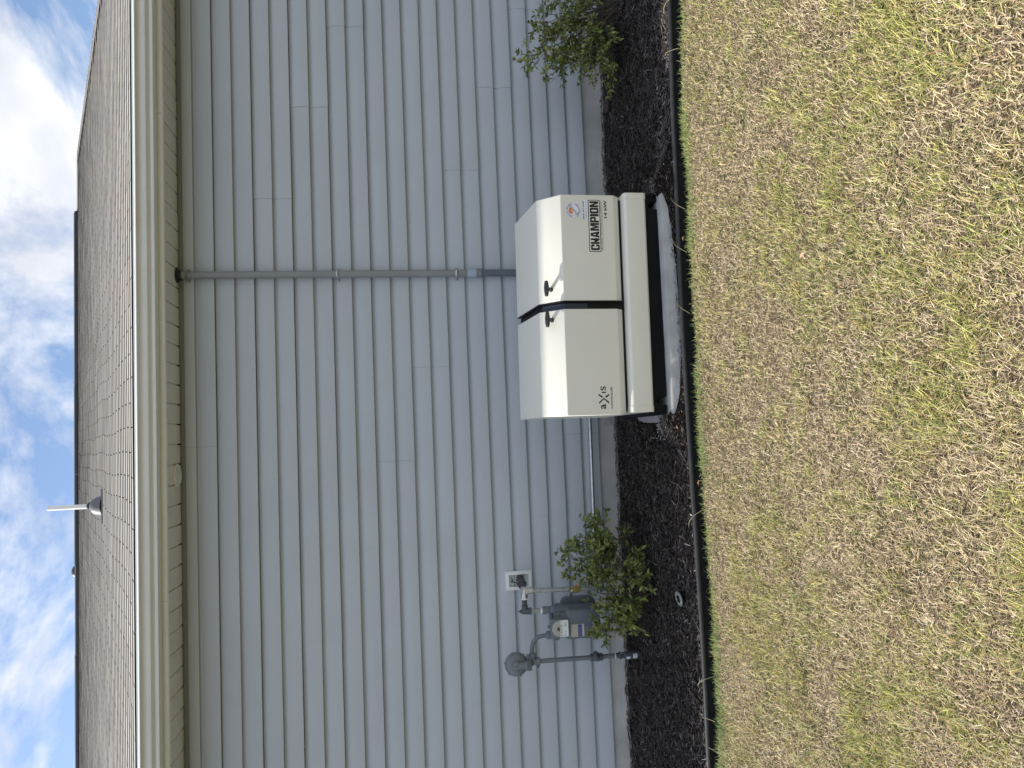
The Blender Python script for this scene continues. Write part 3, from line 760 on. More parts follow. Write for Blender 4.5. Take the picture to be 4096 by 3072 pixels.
# ================================================================== CONDUIT
cn = thing('electrical_conduit', (1.134, -.045, .3), 'grey vertical conduit strapped to the siding behind the generator', 'conduit')
CX, CY = 1.132, -.0465
MB().tube([(1.128, CY, .868), (1.133, CY, 1.7), (1.139, CY, 2.79)], .0240, 24).build('pipe', MT['conduit'], cn, smooth=True)
MB().lathe((1.139, CY, 2.7665), (0, 0, -1), [(0, .050), (.004, .050), (.008, .044), (.012, .034), (.030, .031), (.031, .026)], 28, cap=False).build('boot', MT['black_rubber'], cn, smooth=True)
MB().lathe((1.139, CY, 2.735), (0, 0, -1), [(0, .0262), (.028, .0262), (.030, .024)], 24, cap=False).build('coupling', MT['conduit'], cn, smooth=True)
for zs, xc, m_ in ((2.698, 1.139, 'conduit'), (1.742, 1.133, 'galv'), (.944, 1.128, 'galv')):
    st = MB(); vs, fs = [], []
    arc = [(-.044, -.019), (-.030, -.020)] + [(math.cos(math.radians(a))*.0262, CY+math.sin(math.radians(a))*.0262) for a in range(190, 351, 16)] + [(.030, -.020), (.044, -.019)]
    for (xx, yy) in arc:
        for zz in (-.011, .011): vs.append((xc+xx, yy-.0015, zs+zz*(.8)))
    for k in range(len(arc)-1): fs.append((2*k, 2*k+2, 2*k+3, 2*k+1))
    st.add(vs, fs); so2 = st.build('strap', MT[m_], cn, smooth=True, fix=False)
    s2 = so2.modifiers.new('s', 'SOLIDIFY'); s2.thickness = .0025
    rib = MB(); rib.tube([(xc+xx, yy-.003, zs) for xx, yy in arc], .0022, 6); rib.build('strap_rib', MT[m_], so2, smooth=True)
    for sx in (-.037, .037):
        MB().lathe((xc+sx, -.020, zs), (0, -1, 0), [(0, .0058), (.004, .0055), (.0065, .003)], 10).build('screw', MT['bolt'], so2, smooth=True)
MB().lathe((1.128, CY, .870), (0, 0, -1), [(0, .0262), (.001, .0285), (.045, .0300), (.060, .0300)], 24, cap=False).build('adapter', MT['adapter'], cn, smooth=True)
MB().lathe((1.128, CY, .812), (0, 0, -1), [(0, .025), (.004, .025), (.004, .0315), (.012, .0315), (.012, .029), (.015, .029), (.015, .032), (.036, .032), (.040, .029), (.042, .024)], 24, cap=False).build('lock_nut', MT['conduit'], cn, smooth=True)
pr = []; h = 0
while h < .42:
    pr += [(h, .0232), (h+.0016, .0250), (h+.0038, .0250), (h+.0052, .0232)]; h += .0060
MB().lathe((1.1285, CY, .772), (-.008, 0, -1), pr, 20, cap=False).build('flexible_conduit', MT['flex'], cn, smooth=True, angle=60)

# ================================================================== WALL BLOCK AND GAS METER
wb = thing('mounting_block', (-.97, 0, .6), 'white recessed plastic mounting block on the siding above the gas meter', 'wall block')
bx0, bx1, bz0, bz1 = -1.033, -.908, .512, .691
fr = MB()
def frame(mb, x0, x1, z0, z1, w, y0, y1):
    mb.box(x0, x1, y0, y1, z1-w, z1); mb.box(x0, x1, y0, y1, z0, z0+w); mb.box(x0, x0+w, y0, y1, z0+w, z1-w); mb.box(x1-w, x1, y0, y1, z0+w, z1-w)
frame(fr, bx0, bx1, bz0, bz1, .008, -.030, -.006); fr.build('frame', MT['box_white'], wb, bevel=.0015)
f2 = MB(); frame(f2, bx0+.008, bx1-.008, bz0+.008, bz1-.008, .015, -.0345, -.010); f2.build('frame_lip', MT['box_white'], wb, bevel=.001)
MB().box(bx0+.0232, bx1-.0232, -.008, -.004, bz0+.0232, bz1-.0232).build('recess', MT['box_in'], wb)

gmtr = thing('gas_meter', (-1.2, -.24, -.14), 'grey gas meter with round regulator, dials and pipework behind the left shrub', 'gas meter')
GY = -.24
def part(mb, name, m, smooth=True, parent=gmtr, **k): return mb.build(name, MT[m], parent, smooth=smooth, **k)
# corroded pipe out of the wall
mb = MB(); mb.tube([(-.957, -.008, .592), (-.962, -.05, .592)], .0245, 20); mb.tube([(-.962, -.045, .592), (-.975, -.11, .594)], .0195, 18)
mb.tube([(-.972, -.095, .594), (-.980, -.14, .595)], .026, 20); mb.tube([(-.978, -.13, .595), (-.998, -.24, .599)], .0190, 18); part(mb, 'wall_pipe', 'rust')
mb = MB()
mb.tube(bez([(-.975, -.02, .655), (-.978, -.035, .640), (-.985, -.06, .612), (-.988, -.10, .595), (-.975, -.14, .575), (-.96, -.15, .570)], 6), .0032, 6)
mb.tube(bez([(-.955, -.012, .610), (-.965, -.06, .622), (-.982, -.12, .625), (-1.0, -.17, .610)], 6), .0028, 6)
mb.tube(bez([(-.978, -.035, .640), (-.965, -.04, .648), (-.950, -.03, .652)], 5), .0028, 6)
part(mb, 'wiring', 'black_rubber')
# galvanised tee with down pipe
mb = MB(); mb.tube([(-1.034, GY, .600), (-.985, GY, .599)], .0215, 18); mb.lathe((-.998, GY, .600), (0, 0, -1), [(0, .0215), (.040, .0215)], 18)
mb.lathe((-1.030, GY, .600), (-1, 0, 0), [(0, .024), (.010, .024)], 18); mb.lathe((-.998, GY, .565), (0, 0, -1), [(0, .0235), (.012, .0235)], 18)
mb.lathe((-.998, GY+.01, .599), (0, 1, 0), [(-.03, .021), (.02, .0235)], 18); part(mb, 'pipe_tee', 'galv')
part(MB().tube([(-.999, GY, .556), (-1.010, GY, .28), (-1.013, GY, .10)], .0150, 18), 'drop_pipe', 'galv_dull')
mb = MB(); mb.lathe((-1.042, GY, .600), (-1, 0, 0), [(0, .0185), (.004, .021), (.010, .0190), (.012, .0170)], 16); mb.lathe((-.9985, GY, .552), (0, 0, -1), [(0, .017), (.004, .0165)], 14)
mb.lathe((-1.0105, GY, .293), (0, 0, -1), [(0, .019), (.007, .0175)], 12); part(mb, 'thread_sealant', 'teflon')
part(MB().tube([(-1.052, GY, .600), (-1.098, GY, .600)], .0155, 18), 'outlet_pipe', 'rust')
mb = MB(); mb.lathe((-1.092, GY, .600), (-1, 0, 0), [(0, .0215), (.008, .0215), (.010, .0185), (.035, .0185)], 18)
mb.lathe((-1.128, GY, .622), (0, 0, -1), [(0, .0165), (.015, .0200), (.035, .0205), (.050, .0205), (.052, .0235), (.062, .0235)], 18); part(mb, 'elbow', 'gas_dark')
mb = MB(); mb.lathe((-1.128, GY, .620), (0, 0, 1), [(0, .012), (.013, .012)], 6); mb.lathe((-1.128, GY, .632), (0, 0, 1), [(0, .005), (.012, .005)], 4); part(mb, 'pipe_plug', 'gas_dark', smooth=False)
part(MB().tube([(-1.129, GY, .562), (-1.131, GY, .490)], .0150, 18), 'nipple', 'galv_dull')
part(MB().lathe((-1.131, GY, .500), (0, 0, -1), [(0, .0165), (.007, .0175), (.012, .016)], 16), 'nipple_sealant', 'teflon')
def nut(x, z, r, h, nm='union_nut'):
    part(MB().lathe((x, GY, z), (0, 0, -1), [(0, r*.82), (.003, r*.9), (.005, r), (h*.5, r), (h*.5+.001, r*.93), (h*.6, r*.93), (h*.6+.001, r), (h-.002, r), (h, r*.85)], 8), nm, 'gas_grey', angle=30)
nut(-1.131, .488, .0265, .034); nut(-1.290, .468, .0270, .030)
part(MB().lathe((-1.131, GY, .456), (0, 0, -1), [(0, .022), (.012, .0235)], 16), 'union_collar', 'gas_grey')
# brass shut-off on the drop pipe
mb = MB(); mb.lathe((-1.011, GY, .285), (0, 0, -1), [(0, .019), (.012, .019), (.014, .024), (.036, .024), (.038, .019), (.052, .019)], 8); part(mb, 'brass_valve', 'brass', smooth=False)
part(MB().box(-.994, -.974, GY-.030, GY-.024, .257, .265), 'valve_lever', 'orange', smooth=False, bevel=.002)
# connection to the generator line
part(MB().tube(bez([(-1.013, GY, .12), (-1.013, GY+.01, .085), (-1.005, GY+.06, .076), (-.995, -.10, .075), (-.985, -.062, .0755), (-.96, -.055, .0755)], 6), .0165, 14), 'line_elbow', 'galv_dull')
# meter body
def rr_solid(mb, x0, x1, z0, z1, r, layers):
    """layers: (y, inset) from front to back"""
    n = None; base = len(mb.v); vs, fs = [], []
    for (y, ins) in layers:
        p_ = rounded_rect(x0+ins, x1-ins, z0+ins, z1-ins, max(r-ins*.6, .004)); n = len(p_)
        vs += [(q[0], y, q[1]) for q in p_]
    for k in range(len(layers)-1):
        for i_ in range(n): fs.append((k*n+i_, k*n+(i_+1) % n, (k+1)*n+(i_+1) % n, (k+1)*n+i_))
    fs.append(tuple(range(n))); fs.append(tuple(range((len(layers)-1)*n, len(layers)*n))[::-1])
    mb.add(vs, fs)
mb = MB(); rr_solid(mb, -1.300, -1.105, .128, .405, .030, [(-.300, .004), (-.285, 0), (-.175, 0), (-.160, .004)]); body = part(mb, 'meter_body', 'gas_body')
mb = MB(); rr_solid(mb, -1.311, -1.112, .124, .358, .034, [(-.334, .020), (-.331, .012), (-.322, .006), (-.300, .004), (-.299, .0), (-.292, .0)]); part(mb, 'front_cover', 'gas_body')
mb = MB(); rr_solid(mb, -1.300, -1.072, .124, .350, .040, [(-.200, 0), (-.140, .001), (-.126, .008), (-.120, .020)]); part(mb, 'rear_cover', 'gas_body')
for (x_, z_) in ((-1.303, .300), (-1.303, .205), (-1.120, .330), (-1.120, .20), (-1.25, .130), (-1.16, .130), (-1.305, .15)):
    mb = MB(); mb.lathe((x_, -.292, z_), (0, -1, 0), [(0, .0105), (.014, .0100), (.015, .006), (.022, .006), (.023, .004)], 10); part(mb, 'cover_bolt', 'gas_body')
mb = MB()
for xx in (-1.290, -1.131):
    mb.lathe((xx, GY, .440), (0, 0, -1), [(0, .024), (.010, .026), (.018, .030), (.032, .036), (.045, .036)], 20)
pr_ = rounded_rect(-1.325, -1.098, -.290, -.190, .045); mb.prism([(a_, b_) for a_, b_ in pr_], 'z', .388, .416); mb.tube([(-1.262, GY, .425), (-1.16, GY, .428)], .017, 12)
part(mb, 'top_casting', 'gas_body', angle=50)
mb = MB(); mb.lathe((-1.235, GY-.01, .440), (0, 0, 1), [(0, .010), (.016, .010)], 8); mb.lathe((-1.175, GY-.03, .432), (0, 0, 1), [(0, .007), (.010, .007)], 8); part(mb, 'top_bolt', 'gas_body', smooth=False)
# index housing
mb = MB(); rr_solid(mb, -1.279, -1.168, .342, .452, .006, [(-.360, 0), (-.300, 0)]); rr_solid(mb, -1.200, -1.138, .350, .425, .014, [(-.318, 0), (-.300, 0)]); idx = part(mb, 'index_housing', 'gas_grey', angle=40)
mb = MB(); nseg = 10; vs, fs = [], []
for k in range(nseg+1):
    a = PI*k/nseg; zz = .404 + .046*math.sin(a); xx = -1.2235 + .050*math.cos(a)
    for (yy, sc) in ((-.3605, 1), (-.372, .97), (-.378, .86)): vs.append((-1.2235+.050*math.cos(a)*sc, yy, .404+.046*math.sin(a)*sc))
for k in range(nseg):
    for j in range(2): a = 3*k+j; fs.append((a, a+1, a+4, a+3))
fs.append(tuple(3*k+2 for k in range(nseg+1)))
mb.add(vs, fs); part(mb, 'index_window', 'dome', parent=idx)
mb = MB(); mb.box(-1.232, -1.212, -.3795, -.3775, .405, .418); part(mb, 'index_slot', 'ink', smooth=False, parent=idx)
mb = MB(); rr_solid(mb, -1.274, -1.173, .346, .403, .003, [(-.366, .0), (-.3605, 0)]); part(mb, 'dial_plate', 'dial', parent=idx)
mk = MB()
def disc(mb_, x_, z_, r_, y_, n_=14, mi=0):
    mb_.add([(x_+r_*math.cos(2*PI*k/n_), y_, z_+r_*math.sin(2*PI*k/n_)) for k in range(n_)], [tuple(range(n_))], mi)
def ring(mb_, x_, z_, r0, r1, y_, n_=16, mi=0):
    vs_ = [(x_+r*math.cos(2*PI*k/n_), y_, z_+r*math.sin(2*PI*k/n_)) for r in (r0, r1) for k in range(n_)]
    mb_.add(vs_, [(k, (k+1) % n_, n_+(k+1) % n_, n_+k) for k in range(n_)], mi)
for k in range(4):
    x_ = -1.262 + .0185*k; ring(mk, x_, .388, .0062, .0068, -.3665); disc(mk, x_, .388, .0022, -.3668); 
    a = random.uniform(0, 6); mk.add([(x_, -.3669, .388-.0012), (x_, -.3669, .388+.0012), (x_+.006*math.cos(a), -.3669, .388+.006*math.sin(a))], [(0, 1, 2)])
for k in range(2):
    x_ = -1.262 + .0185*k; ring(mk, x_, .363, .0062, .0068, -.3665); disc(mk, x_, .363, .0022, -.3668)
for (x_, z_) in ((-1.266, .372), (-1.181, .397)): disc(mk, x_, z_, .0020, -.3669)
text_fit(mk, 'CUBIC FEET', -1.212, -1.183, .369, .3735, -.3667)
for k in range(3): mk.box(-1.212, -1.186+.002*k, -.3668, -.3667, .364-.004*k, .365-.004*k)
part(mk, 'dial_print', 'ink', smooth=False, parent=idx, fix=False)
for (x_, z_) in ((-1.153, .412), (-1.152, .386)): part(MB().lathe((x_, -.318, z_), (0, -1, 0), [(0, .006), (.003, .006)], 10), 'index_screw', 'gas_dark', parent=idx)
# nameplates
mb = MB(); rr_solid(mb, -1.288, -1.211, .238, .322, .004, [(-.3375, 0), (-.3335, 0)]); npl = part(mb, 'nameplate', 'plate_silver')
part(MB().box(-1.286, -1.213, -.3385, -.3376, .281, .320), 'khaki_plate', 'plate_khaki', smooth=False, parent=npl)
part(MB().box(-1.286, -1.213, -.3385, -.3376, .252, .2785), 'blue_plate', 'plate_blue', smooth=False, parent=npl)
mk = MB()
for k, (a, b) in enumerate(((-1.272, -1.235), (-1.276, -1.228), (-1.262, -1.240))): mk.box(a, b, -.3390, -.3387, .310-.009*k, .3115-.009*k)
for k in range(3): mk.box(-1.280, -1.224+.003*k, -.3390, -.3387, .272-.007*k, .2733-.007*k)
for (x_, z_) in ((-1.282, .300), (-1.217, .300)): disc(mk, x_, z_, .002, -.3391)
part(mk, 'plate_print', 'plate_silver', smooth=False, parent=npl, fix=False)
# curved inlet pipe and regulator
part(MB().tube(bez([(-1.408, GY, .566), (-1.365, GY, .5655), (-1.325, GY, .553), (-1.300, GY, .524), (-1.291, GY, .490), (-1.290, GY, .462)], 8), .0135, 18), 'inlet_bend', 'gas_grey')
RXc, RZc = -1.451, .673
mb = MB(); mb.lathe((RXc, -.225, RZc), (0, -1, 0), [(0, .040), (.012, .062), (.022, .0745), (.028, .0755), (.034, .0755), (.036, .070), (.044, .066), (.052, .058), (.058, .040), (.060, .012)], 44); reg = part(mb, 'regulator', 'gas_grey', angle=40)
for k in range(6):
    a = math.radians(20 + 60*k); x_, z_ = RXc+.0760*math.cos(a), RZc+.0760*math.sin(a)
    mb = MB(); mb.lathe((x_, -.250, z_), (0, -1, 0), [(0, .0050), (.014, .0050), (.0145, .0030), (.018, .0030)], 8); part(mb, 'flange_bolt', 'gas_grey', parent=reg, smooth=False)
mb = MB(); mb.lathe((RXc, -.270, .676), (0, -1, 0), [(0, .030), (.020, .029), (.032, .024), (.036, .018)], 24); mb.lathe((RXc, -.295, .676), (0, 0, -1), [(0, .022), (.055, .024), (.060, .029), (.072, .029), (.078, .027), (.092, .025)], 24)
part(mb, 'spring_case', 'gas_grey', parent=reg)
part(MB().lathe((RXc, -.300, .676), (0, -1, 0), [(0, .0165), (.012, .0165), (.014, .0145)], 6), 'vent_cap', 'gas_grey', smooth=False, parent=reg)
part(MB().tube([(-1.434, -.303, .680), (-1.430, -.325, .682)], .0028, 8), 'adjusting_screw', 'bolt', parent=reg)
mb = MB(); mb.tube([(RXc, -.285, .600), (RXc+.003, -.262, .585)], .026, 18)
mb.add(*(lambda p_: ([(q[0], -.250+q[1], .604) for q in p_] + [(q[0], -.250+q[1], .590) for q in p_], [tuple(range(len(p_))), tuple(range(len(p_), 2*len(p_)))[::-1]] + [(i_, (i_+1) % len(p_), len(p_)+(i_+1) % len(p_), len(p_)+i_) for i_ in range(len(p_))]))(rounded_rect(-1.500, -1.398, -.022, .022, .018)))
mb.add(*(lambda p_: ([(q[0], -.250+q[1], .588) for q in p_] + [(q[0], -.250+q[1], .577) for q in p_], [tuple(range(len(p_))), tuple(range(len(p_), 2*len(p_)))[::-1]] + [(i_, (i_+1) % len(p_), len(p_)+(i_+1) % len(p_), len(p_)+i_) for i_ in range(len(p_))]))(rounded_rect(-1.488, -1.410, -.026, .026, .022)))
mb.lathe((-1.447, -.250, .580), (0, 0, -1), [(0, .024), (.012, .022), (.030, .020), (.036, .021), (.038, .028), (.060, .028), (.062, .022)], 20); mb.lathe((-1.440, -.250, .563), (1, 0, 0), [(0, .018), (.024, .019), (.026, .024), (.046, .024), (.048, .018)], 18)
for (x_, z_) in ((-1.494, .597), (-1.404, .597)): mb.lathe((x_, -.250, z_+.010), (0, 0, -1), [(0, .0065), (.035, .0065)], 6)
mb.lathe((-1.472, -.268, .535), (-.5, -1, 0), [(0, .007), (.010, .007)], 6)
part(mb, 'regulator_body', 'gas_grey', angle=45)
part(MB().tube([(-1.446, -.250, .522), (-1.451, -.252, .10), (-1.451, -.252, -.02)], .0150, 20), 'riser_pipe', 'gas_grey')
part(MB().lathe((-1.446, -.250, .5265), (0, 0, -1), [(0, .018), (.006, .018)], 18), 'riser_seal', 'ink')
mb = MB(); mb.lathe((-1.451, -.252, .188), (0, 0, -1), [(0, .020), (.004, .0235), (.030, .0235), (.038, .027), (.055, .027), (.058, .022), (.062, .022), (.063, .0245), (.080, .0245), (.082, .019)], 20)
mb.lathe((-1.451, -.252, .150), (.85, -.75, .18), [(0, .024), (.026, .023), (.029, .017), (.046, .0165), (.048, .010)], 18); part(mb, 'lock_valve', 'gas_dark', angle=40)
mb = MB(); mb.lathe((-1.451, -.252, .150), (.85, -.75, .18), [(.0262, .0165), (.031, .0165), (.031, .013)], 16); part(mb, 'valve_ring', 'bolt')
part(MB().lathe((-1.451, -.252, .025), (0, 0, -1), [(0, .0158), (.005, .0162), (.006, .0155)], 18), 'white_band', 'teflon')
mb = MB(); mb.lathe((-1.451, -.252, .020), (0, 0, -1), [(0, .0165), (.022, .0170), (.024, .0235), (.040, .0225), (.046, .0190), (.060, .0190)], 20); part(mb, 'riser_coupling', 'gas_dark')
part(MB().lathe((-1.453, -.254, -.040), (-.02, 0, -1), [(0, .021), (.003, .0235), (.125, .0235)], 22), 'riser_sleeve', 'gas_dark')
def wraplabel(z0, z1, a0, a1, m_, nm):
    mb_ = MB(); vs_, fs_ = [], []; n_ = 6
    for k in range(n_+1):
        a = math.radians(a0+(a1-a0)*k/n_)
        for zz in (z0, z1): vs_.append((-1.454+.0240*math.cos(a), -.254+.0240*math.sin(a), zz))
    for k in range(n_): fs_.append((2*k, 2*k+2, 2*k+3, 2*k+1))
    mb_.add(vs_, fs_); return part(mb_, nm, m_)
wraplabel(-.065, -.047, 200, 262, 'teflon', 'white_label'); wraplabel(-.073, -.0665, 195, 262, 'teflon', 'white_label'); wraplabel(-.118, -.092, 205, 300, 'teflon', 'white_label')
mb = MB()
for k in range(4):
    a0 = 220+k*20
    vs_ = [(-1.454+.0243*math.cos(math.radians(a)), -.254+.0243*math.sin(math.radians(a)), z) for a in (a0, a0+9) for z in (-.114, -.096)]
    mb.add(vs_, [(0, 2, 3, 1)])
part(mb, 'label_print', 'ink_grey', smooth=False)
part(MB().tube(bez([(-1.435, -.275, -.035), (-1.425, -.30, -.01), (-1.41, -.34, .01), (-1.39, -.40, .02)], 6), .0022, 6), 'tracer_wire', 'wire')

# gas line to the generator
gl = thing('gas_pipe', (-.4, -.055, .07), 'shiny galvanised gas pipe along the wall base between meter and generator', 'pipe')
MB().tube([(-.97, -.055, .0762), (.30, -.055, .063)], .0132, 18).build('pipe', MT['galv'], gl, smooth=True)
mb = MB(); mb.lathe((-.955, -.055, .0761), (-1, 0, 0), [(0, .0135), (.002, .018), (.025, .018), (.027, .0165)], 16).build('coupling', MT['galv'], gl, smooth=True)
for xp in (-.600,):
    mb = MB(); mb.box(xp-.011, xp+.011, -.024, -.0175, .083, .112); mb.tube([(xp+0, -.022, .088), (xp, -.055, .0905), (xp, -.071, .074)], .004, 8); sp = mb.build('clip', MT['galv'], gl, smooth=False)
    MB().lathe((xp, -.024, .100), (0, -1, 0), [(0, .0045), (.004, .004)], 8).build('screw', MT['bolt'], sp)

# ================================================================== PAD AND GENERATOR
pad = MB(); pz = -.086
outline = []
random.seed(5)
for k in range(26): outline.append((.083+1.200*k/25, -1.292 + random.uniform(-.002, .002)))
for q in ((1.284, -.55), (.083, -.55), (.080, -.665), (.060, -.70), (.048, -.80), (.043, -.90), (.046, -.96), (.080, -.985)): outline.append(q)
nO = len(outline)
vs = [(x_, y_+(.010 if y_ < -1.2 else 0), pz+random.uniform(-.001, .001)) for x_, y_ in outline] + [(x_, y_, pz-.008) for x_, y_ in outline] + [(x_, y_-(.012 if y_ < -1.2 else 0), -.235) for x_, y_ in outline]
fs = [tuple(range(nO))] + [(k*nO+i_, k*nO+(i_+1) % nO, (k+1)*nO+(i_+1) % nO, (k+1)*nO+i_) for k in range(2) for i_ in range(nO)]
pad.add(vs, fs)
po = pad.build('concrete_pad', MT['concrete'], smooth=True, angle=60)
setp(po, 'light grey concrete slab under the generator, half buried in mulch', 'slab')
random.seed(8)

gen = thing('generator', (.69, -.91, -.078), 'beige standby generator with two lids and a black base on a concrete slab', 'generator', rot=(0, .0142, 0))
dz = -.0085
def G(poly): return [(y, z+dz) for y, z in poly]
LID = G([(-.622, .632), (-1.083, .577), (-1.198, .461), (-1.198, .168), (-1.166, .130), (-.622, .130)])
def lid(x0, x1, name):
    mb = MB(); mb.prism(LID, 'x', x0, x1)
    return mb.build(name, MT['gen'], gen, bevel=.004, bseg=3)
lidL = lid(.087, .663, 'lid'); lidR = lid(.707, 1.292, 'lid')
CORE = G([(-.632, .612), (-1.070, .560), (-1.176, .452), (-1.176, .170), (-1.165, .118), (-.632, .118)])
MB().prism(CORE, 'x', .105, 1.275).build('cabinet_core', MT['gen_core'], gen, bevel=.003)
# seal strip inside the gap
ST_ = G([(-1.085, .560), (-1.186, .4555), (-1.186, .330), (-1.178, .330), (-1.178, .452), (-1.080, .552)])
MB().prism(ST_, 'x', .664, .695).build('gasket', MT['gen_navy'], gen)
FL_ = G([(-.64, .6315), (-1.0815, .5785), (-1.1995, .4615), (-1.1995, .1675), (-1.186, .132), (-1.17, .132), (-1.180, .17), (-1.180, .455), (-1.073, .566), (-.64, .618)])
MB().prism(FL_, 'x', .7005, .7075).build('lid_seal', MT['gen_core'], gen)
# rounded apron below the lids with end caps
def apron(x0, x1, g, name):
    r = .018; P_ = []
    for k in range(7): a = math.radians(90+90*k/6); P_.append((-1.200+r*0-.0 + (-.0 if 0 else 0) + (-.018+r) - r + r*math.cos(a) - g, .100+r*math.sin(a)+g*.6))
    for k in range(5): a = math.radians(180+90*k/4); P_.append((-1.200 + (-.018+r) - r + r*math.cos(a)*1.0 - g, .012+r*math.sin(a)-g*.6))
    P_ += [(-.63, -.006-g*.6), (-.63, .118+g*.6)]
    mb = MB(); mb.prism(G(P_), 'x', x0, x1); return mb.build(name, MT['gen'], gen, smooth=True, angle=30)
apron(.130, 1.262, 0, 'apron_panel'); apron(.097, .1295, .0025, 'apron_end_cap'); apron(1.2625, 1.294, .0025, 'apron_end_cap')
# black base with forklift notches
bp = [(.080, .006), (.080, -.062), (.084, -.078), (.108, -.078)]
def notch(xc, w, ztop):
    out = [(xc-w/2, -.078)]
    for k in range(9): a = math.radians(180-180*k/8); out.append((xc+w/2*math.cos(a), ztop-w/2+w/2*math.sin(a)))
    out.append((xc+w/2, -.078)); return out
bp = [(.080, .000), (.080, -.072), (.086, -.078)] + notch(.155, .042, -.024) + notch(1.228, .042, -.024) + [(1.280, -.078), (1.286, -.072), (1.286, .000)]
mb = MB(); mb.prism([(x_, z_+dz) for x_, z_ in bp], 'y', -1.226, -.62); bs = mb.build('base', MT['gen_base'], gen, bevel=.0025)
mb = MB(); mb.prism(G([(-1.226, .0005), (-1.214, .018), (-.62, .018), (-.62, .0005)]), 'x', .080, 1.286); mb.build('base_top', MT['gen_base'], gen, bevel=.004)
# latch handles on the slope
nrm = Vector((0, -1, 1)).normalized(); dn = Vector((0, -1, -1)).normalized()
def handle(x_):
    c = Vector((x_, -1.139, .517+dz))
    mb = MB(); mb.lathe(c - nrm*.002, nrm, [(0, .0150), (.004, .0150), (.006, .0115), (.016, .0105), (.040, .0110)], 18); st = mb.build('handle', MT['handle'], gen, smooth=True)
    t = MB(); ax = Vector((1, 0, 0)); cc_ = c + nrm*.046
    vs_, fs_ = [], []
    secs = [(-.043, .55), (-.041, .75), (-.030, .92), (-.012, 1.12), (.012, 1.12), (.030, .92), (.041, .75), (.043, .55)]
    for (a, w) in secs:
        for k in range(12):
            t_ = 2*PI*k/12; vs_.append(cc_ + ax*a + dn*(.0135*w*math.cos(t_)) + nrm*(.0085*w*math.sin(t_)))
    for k in range(len(secs)-1):
        for j in range(12): fs_.append((k*12+j, k*12+(j+1) % 12, (k+1)*12+(j+1) % 12, (k+1)*12+j))
    fs_ += [tuple(range(12))[::-1], tuple(range((len(secs)-1)*12, len(secs)*12))]
    t.add(vs_, fs_); t.build('grip', MT['handle'], st, smooth=True, angle=50)
    k_ = MB(); k_.lathe(cc_ + nrm*.0080, nrm, [(0, .0055), (.0022, .0055), (.0022, .003), (.0008, .003)], 12); k_.build('lock', MT['gen_core'], st, smooth=True)
handle(.779); handle(.611)
# rear hinge tab at the lower left corner
MB().box(.0805, .0865, -1.205, -1.165, .118+dz, .132+dz).build('hinge', MT['gen_core'], gen)
# lettering, each print a thin layer on the front face
YF = -1.1983
def lay(builder, name, m, parent, k=1):
    mb = MB(); builder(mb); return mb.build(name, m, parent, fix=False)
cx0, cx1, cz0, cz1 = .984, 1.256, .2520+dz, .3010+dz
# CHAMPION: condensed block letters with a beige keyline and a black outline
def block_letter(ch):
    s = .30
    if ch == 'C': return [[(.14,0),(.86,0),(1,.12),(1,.88),(.86,1),(.14,1),(0,.88),(0,.12)]]
    if ch == '_': return [[(.14,0),(.86,0),(1,.12),(1,.40),(.66,.40),(.66,.20),(.36,.20),(.36,.80),(.66,.80),(.66,.62),(1,.62),(1,.88),(.86,1),(.14,1),(0,.88),(0,.12)]]
    if ch == 'H': return [[(0,0),(.36,0),(.36,.40),(.64,.40),(.64,0),(1,0),(1,1),(.64,1),(.64,.60),(.36,.60),(.36,1),(0,1)]]
    if ch == 'A': return [[(0,0),(.33,0),(.38,.20),(.62,.20),(.67,0),(1,0),(.72,1),(.28,1)]]
    if ch == 'M': return [[(0,0),(.27,0),(.27,.62),(.42,0),(.58,0),(.73,.62),(.73,0),(1,0),(1,1),(.64,1),(.5,.48),(.36,1),(0,1)]]
    if ch == 'P': return [[(0,0),(.36,0),(.36,.34),(.86,.34),(1,.46),(1,.88),(.86,1),(0,1)]]
    if ch == 'I': return [[(0,0),(1,0),(1,1),(0,1)]]
    if ch == 'O': return [[(.14,0),(.86,0),(1,.12),(1,.88),(.86,1),(.14,1),(0,.88),(0,.12)]]
    if ch == 'N': return [[(0,0),(.34,0),(.34,.55),(.64,0),(1,0),(1,1),(.66,1),(.66,.45),(.36,1),(0,1)]]
HOLES = {'C': [(.37,.20),(.66,.20),(.66,.80),(.37,.80)], 'O': [(.37,.20),(.63,.20),(.63,.80),(.37,.80)], 'P': [(.36,.54),(.64,.54),(.64,.80),(.36,.80)], 'A': [(.42,.38),(.58,.38),(.53,.72),(.47,.72)]}
word = 'CHAMPION'; wid = {'C': 1, 'H': 1, 'A': 1.12, 'M': 1.35, 'P': .98, 'I': .42, 'O': 1, 'N': 1.05}
gap_ = .075; tot = sum(wid[c] for c in word) + gap_*7; u_ = (cx1-cx0)/tot
outl, gapm, lett, holes = MB(), MB(), MB(), MB(); xx = cx0
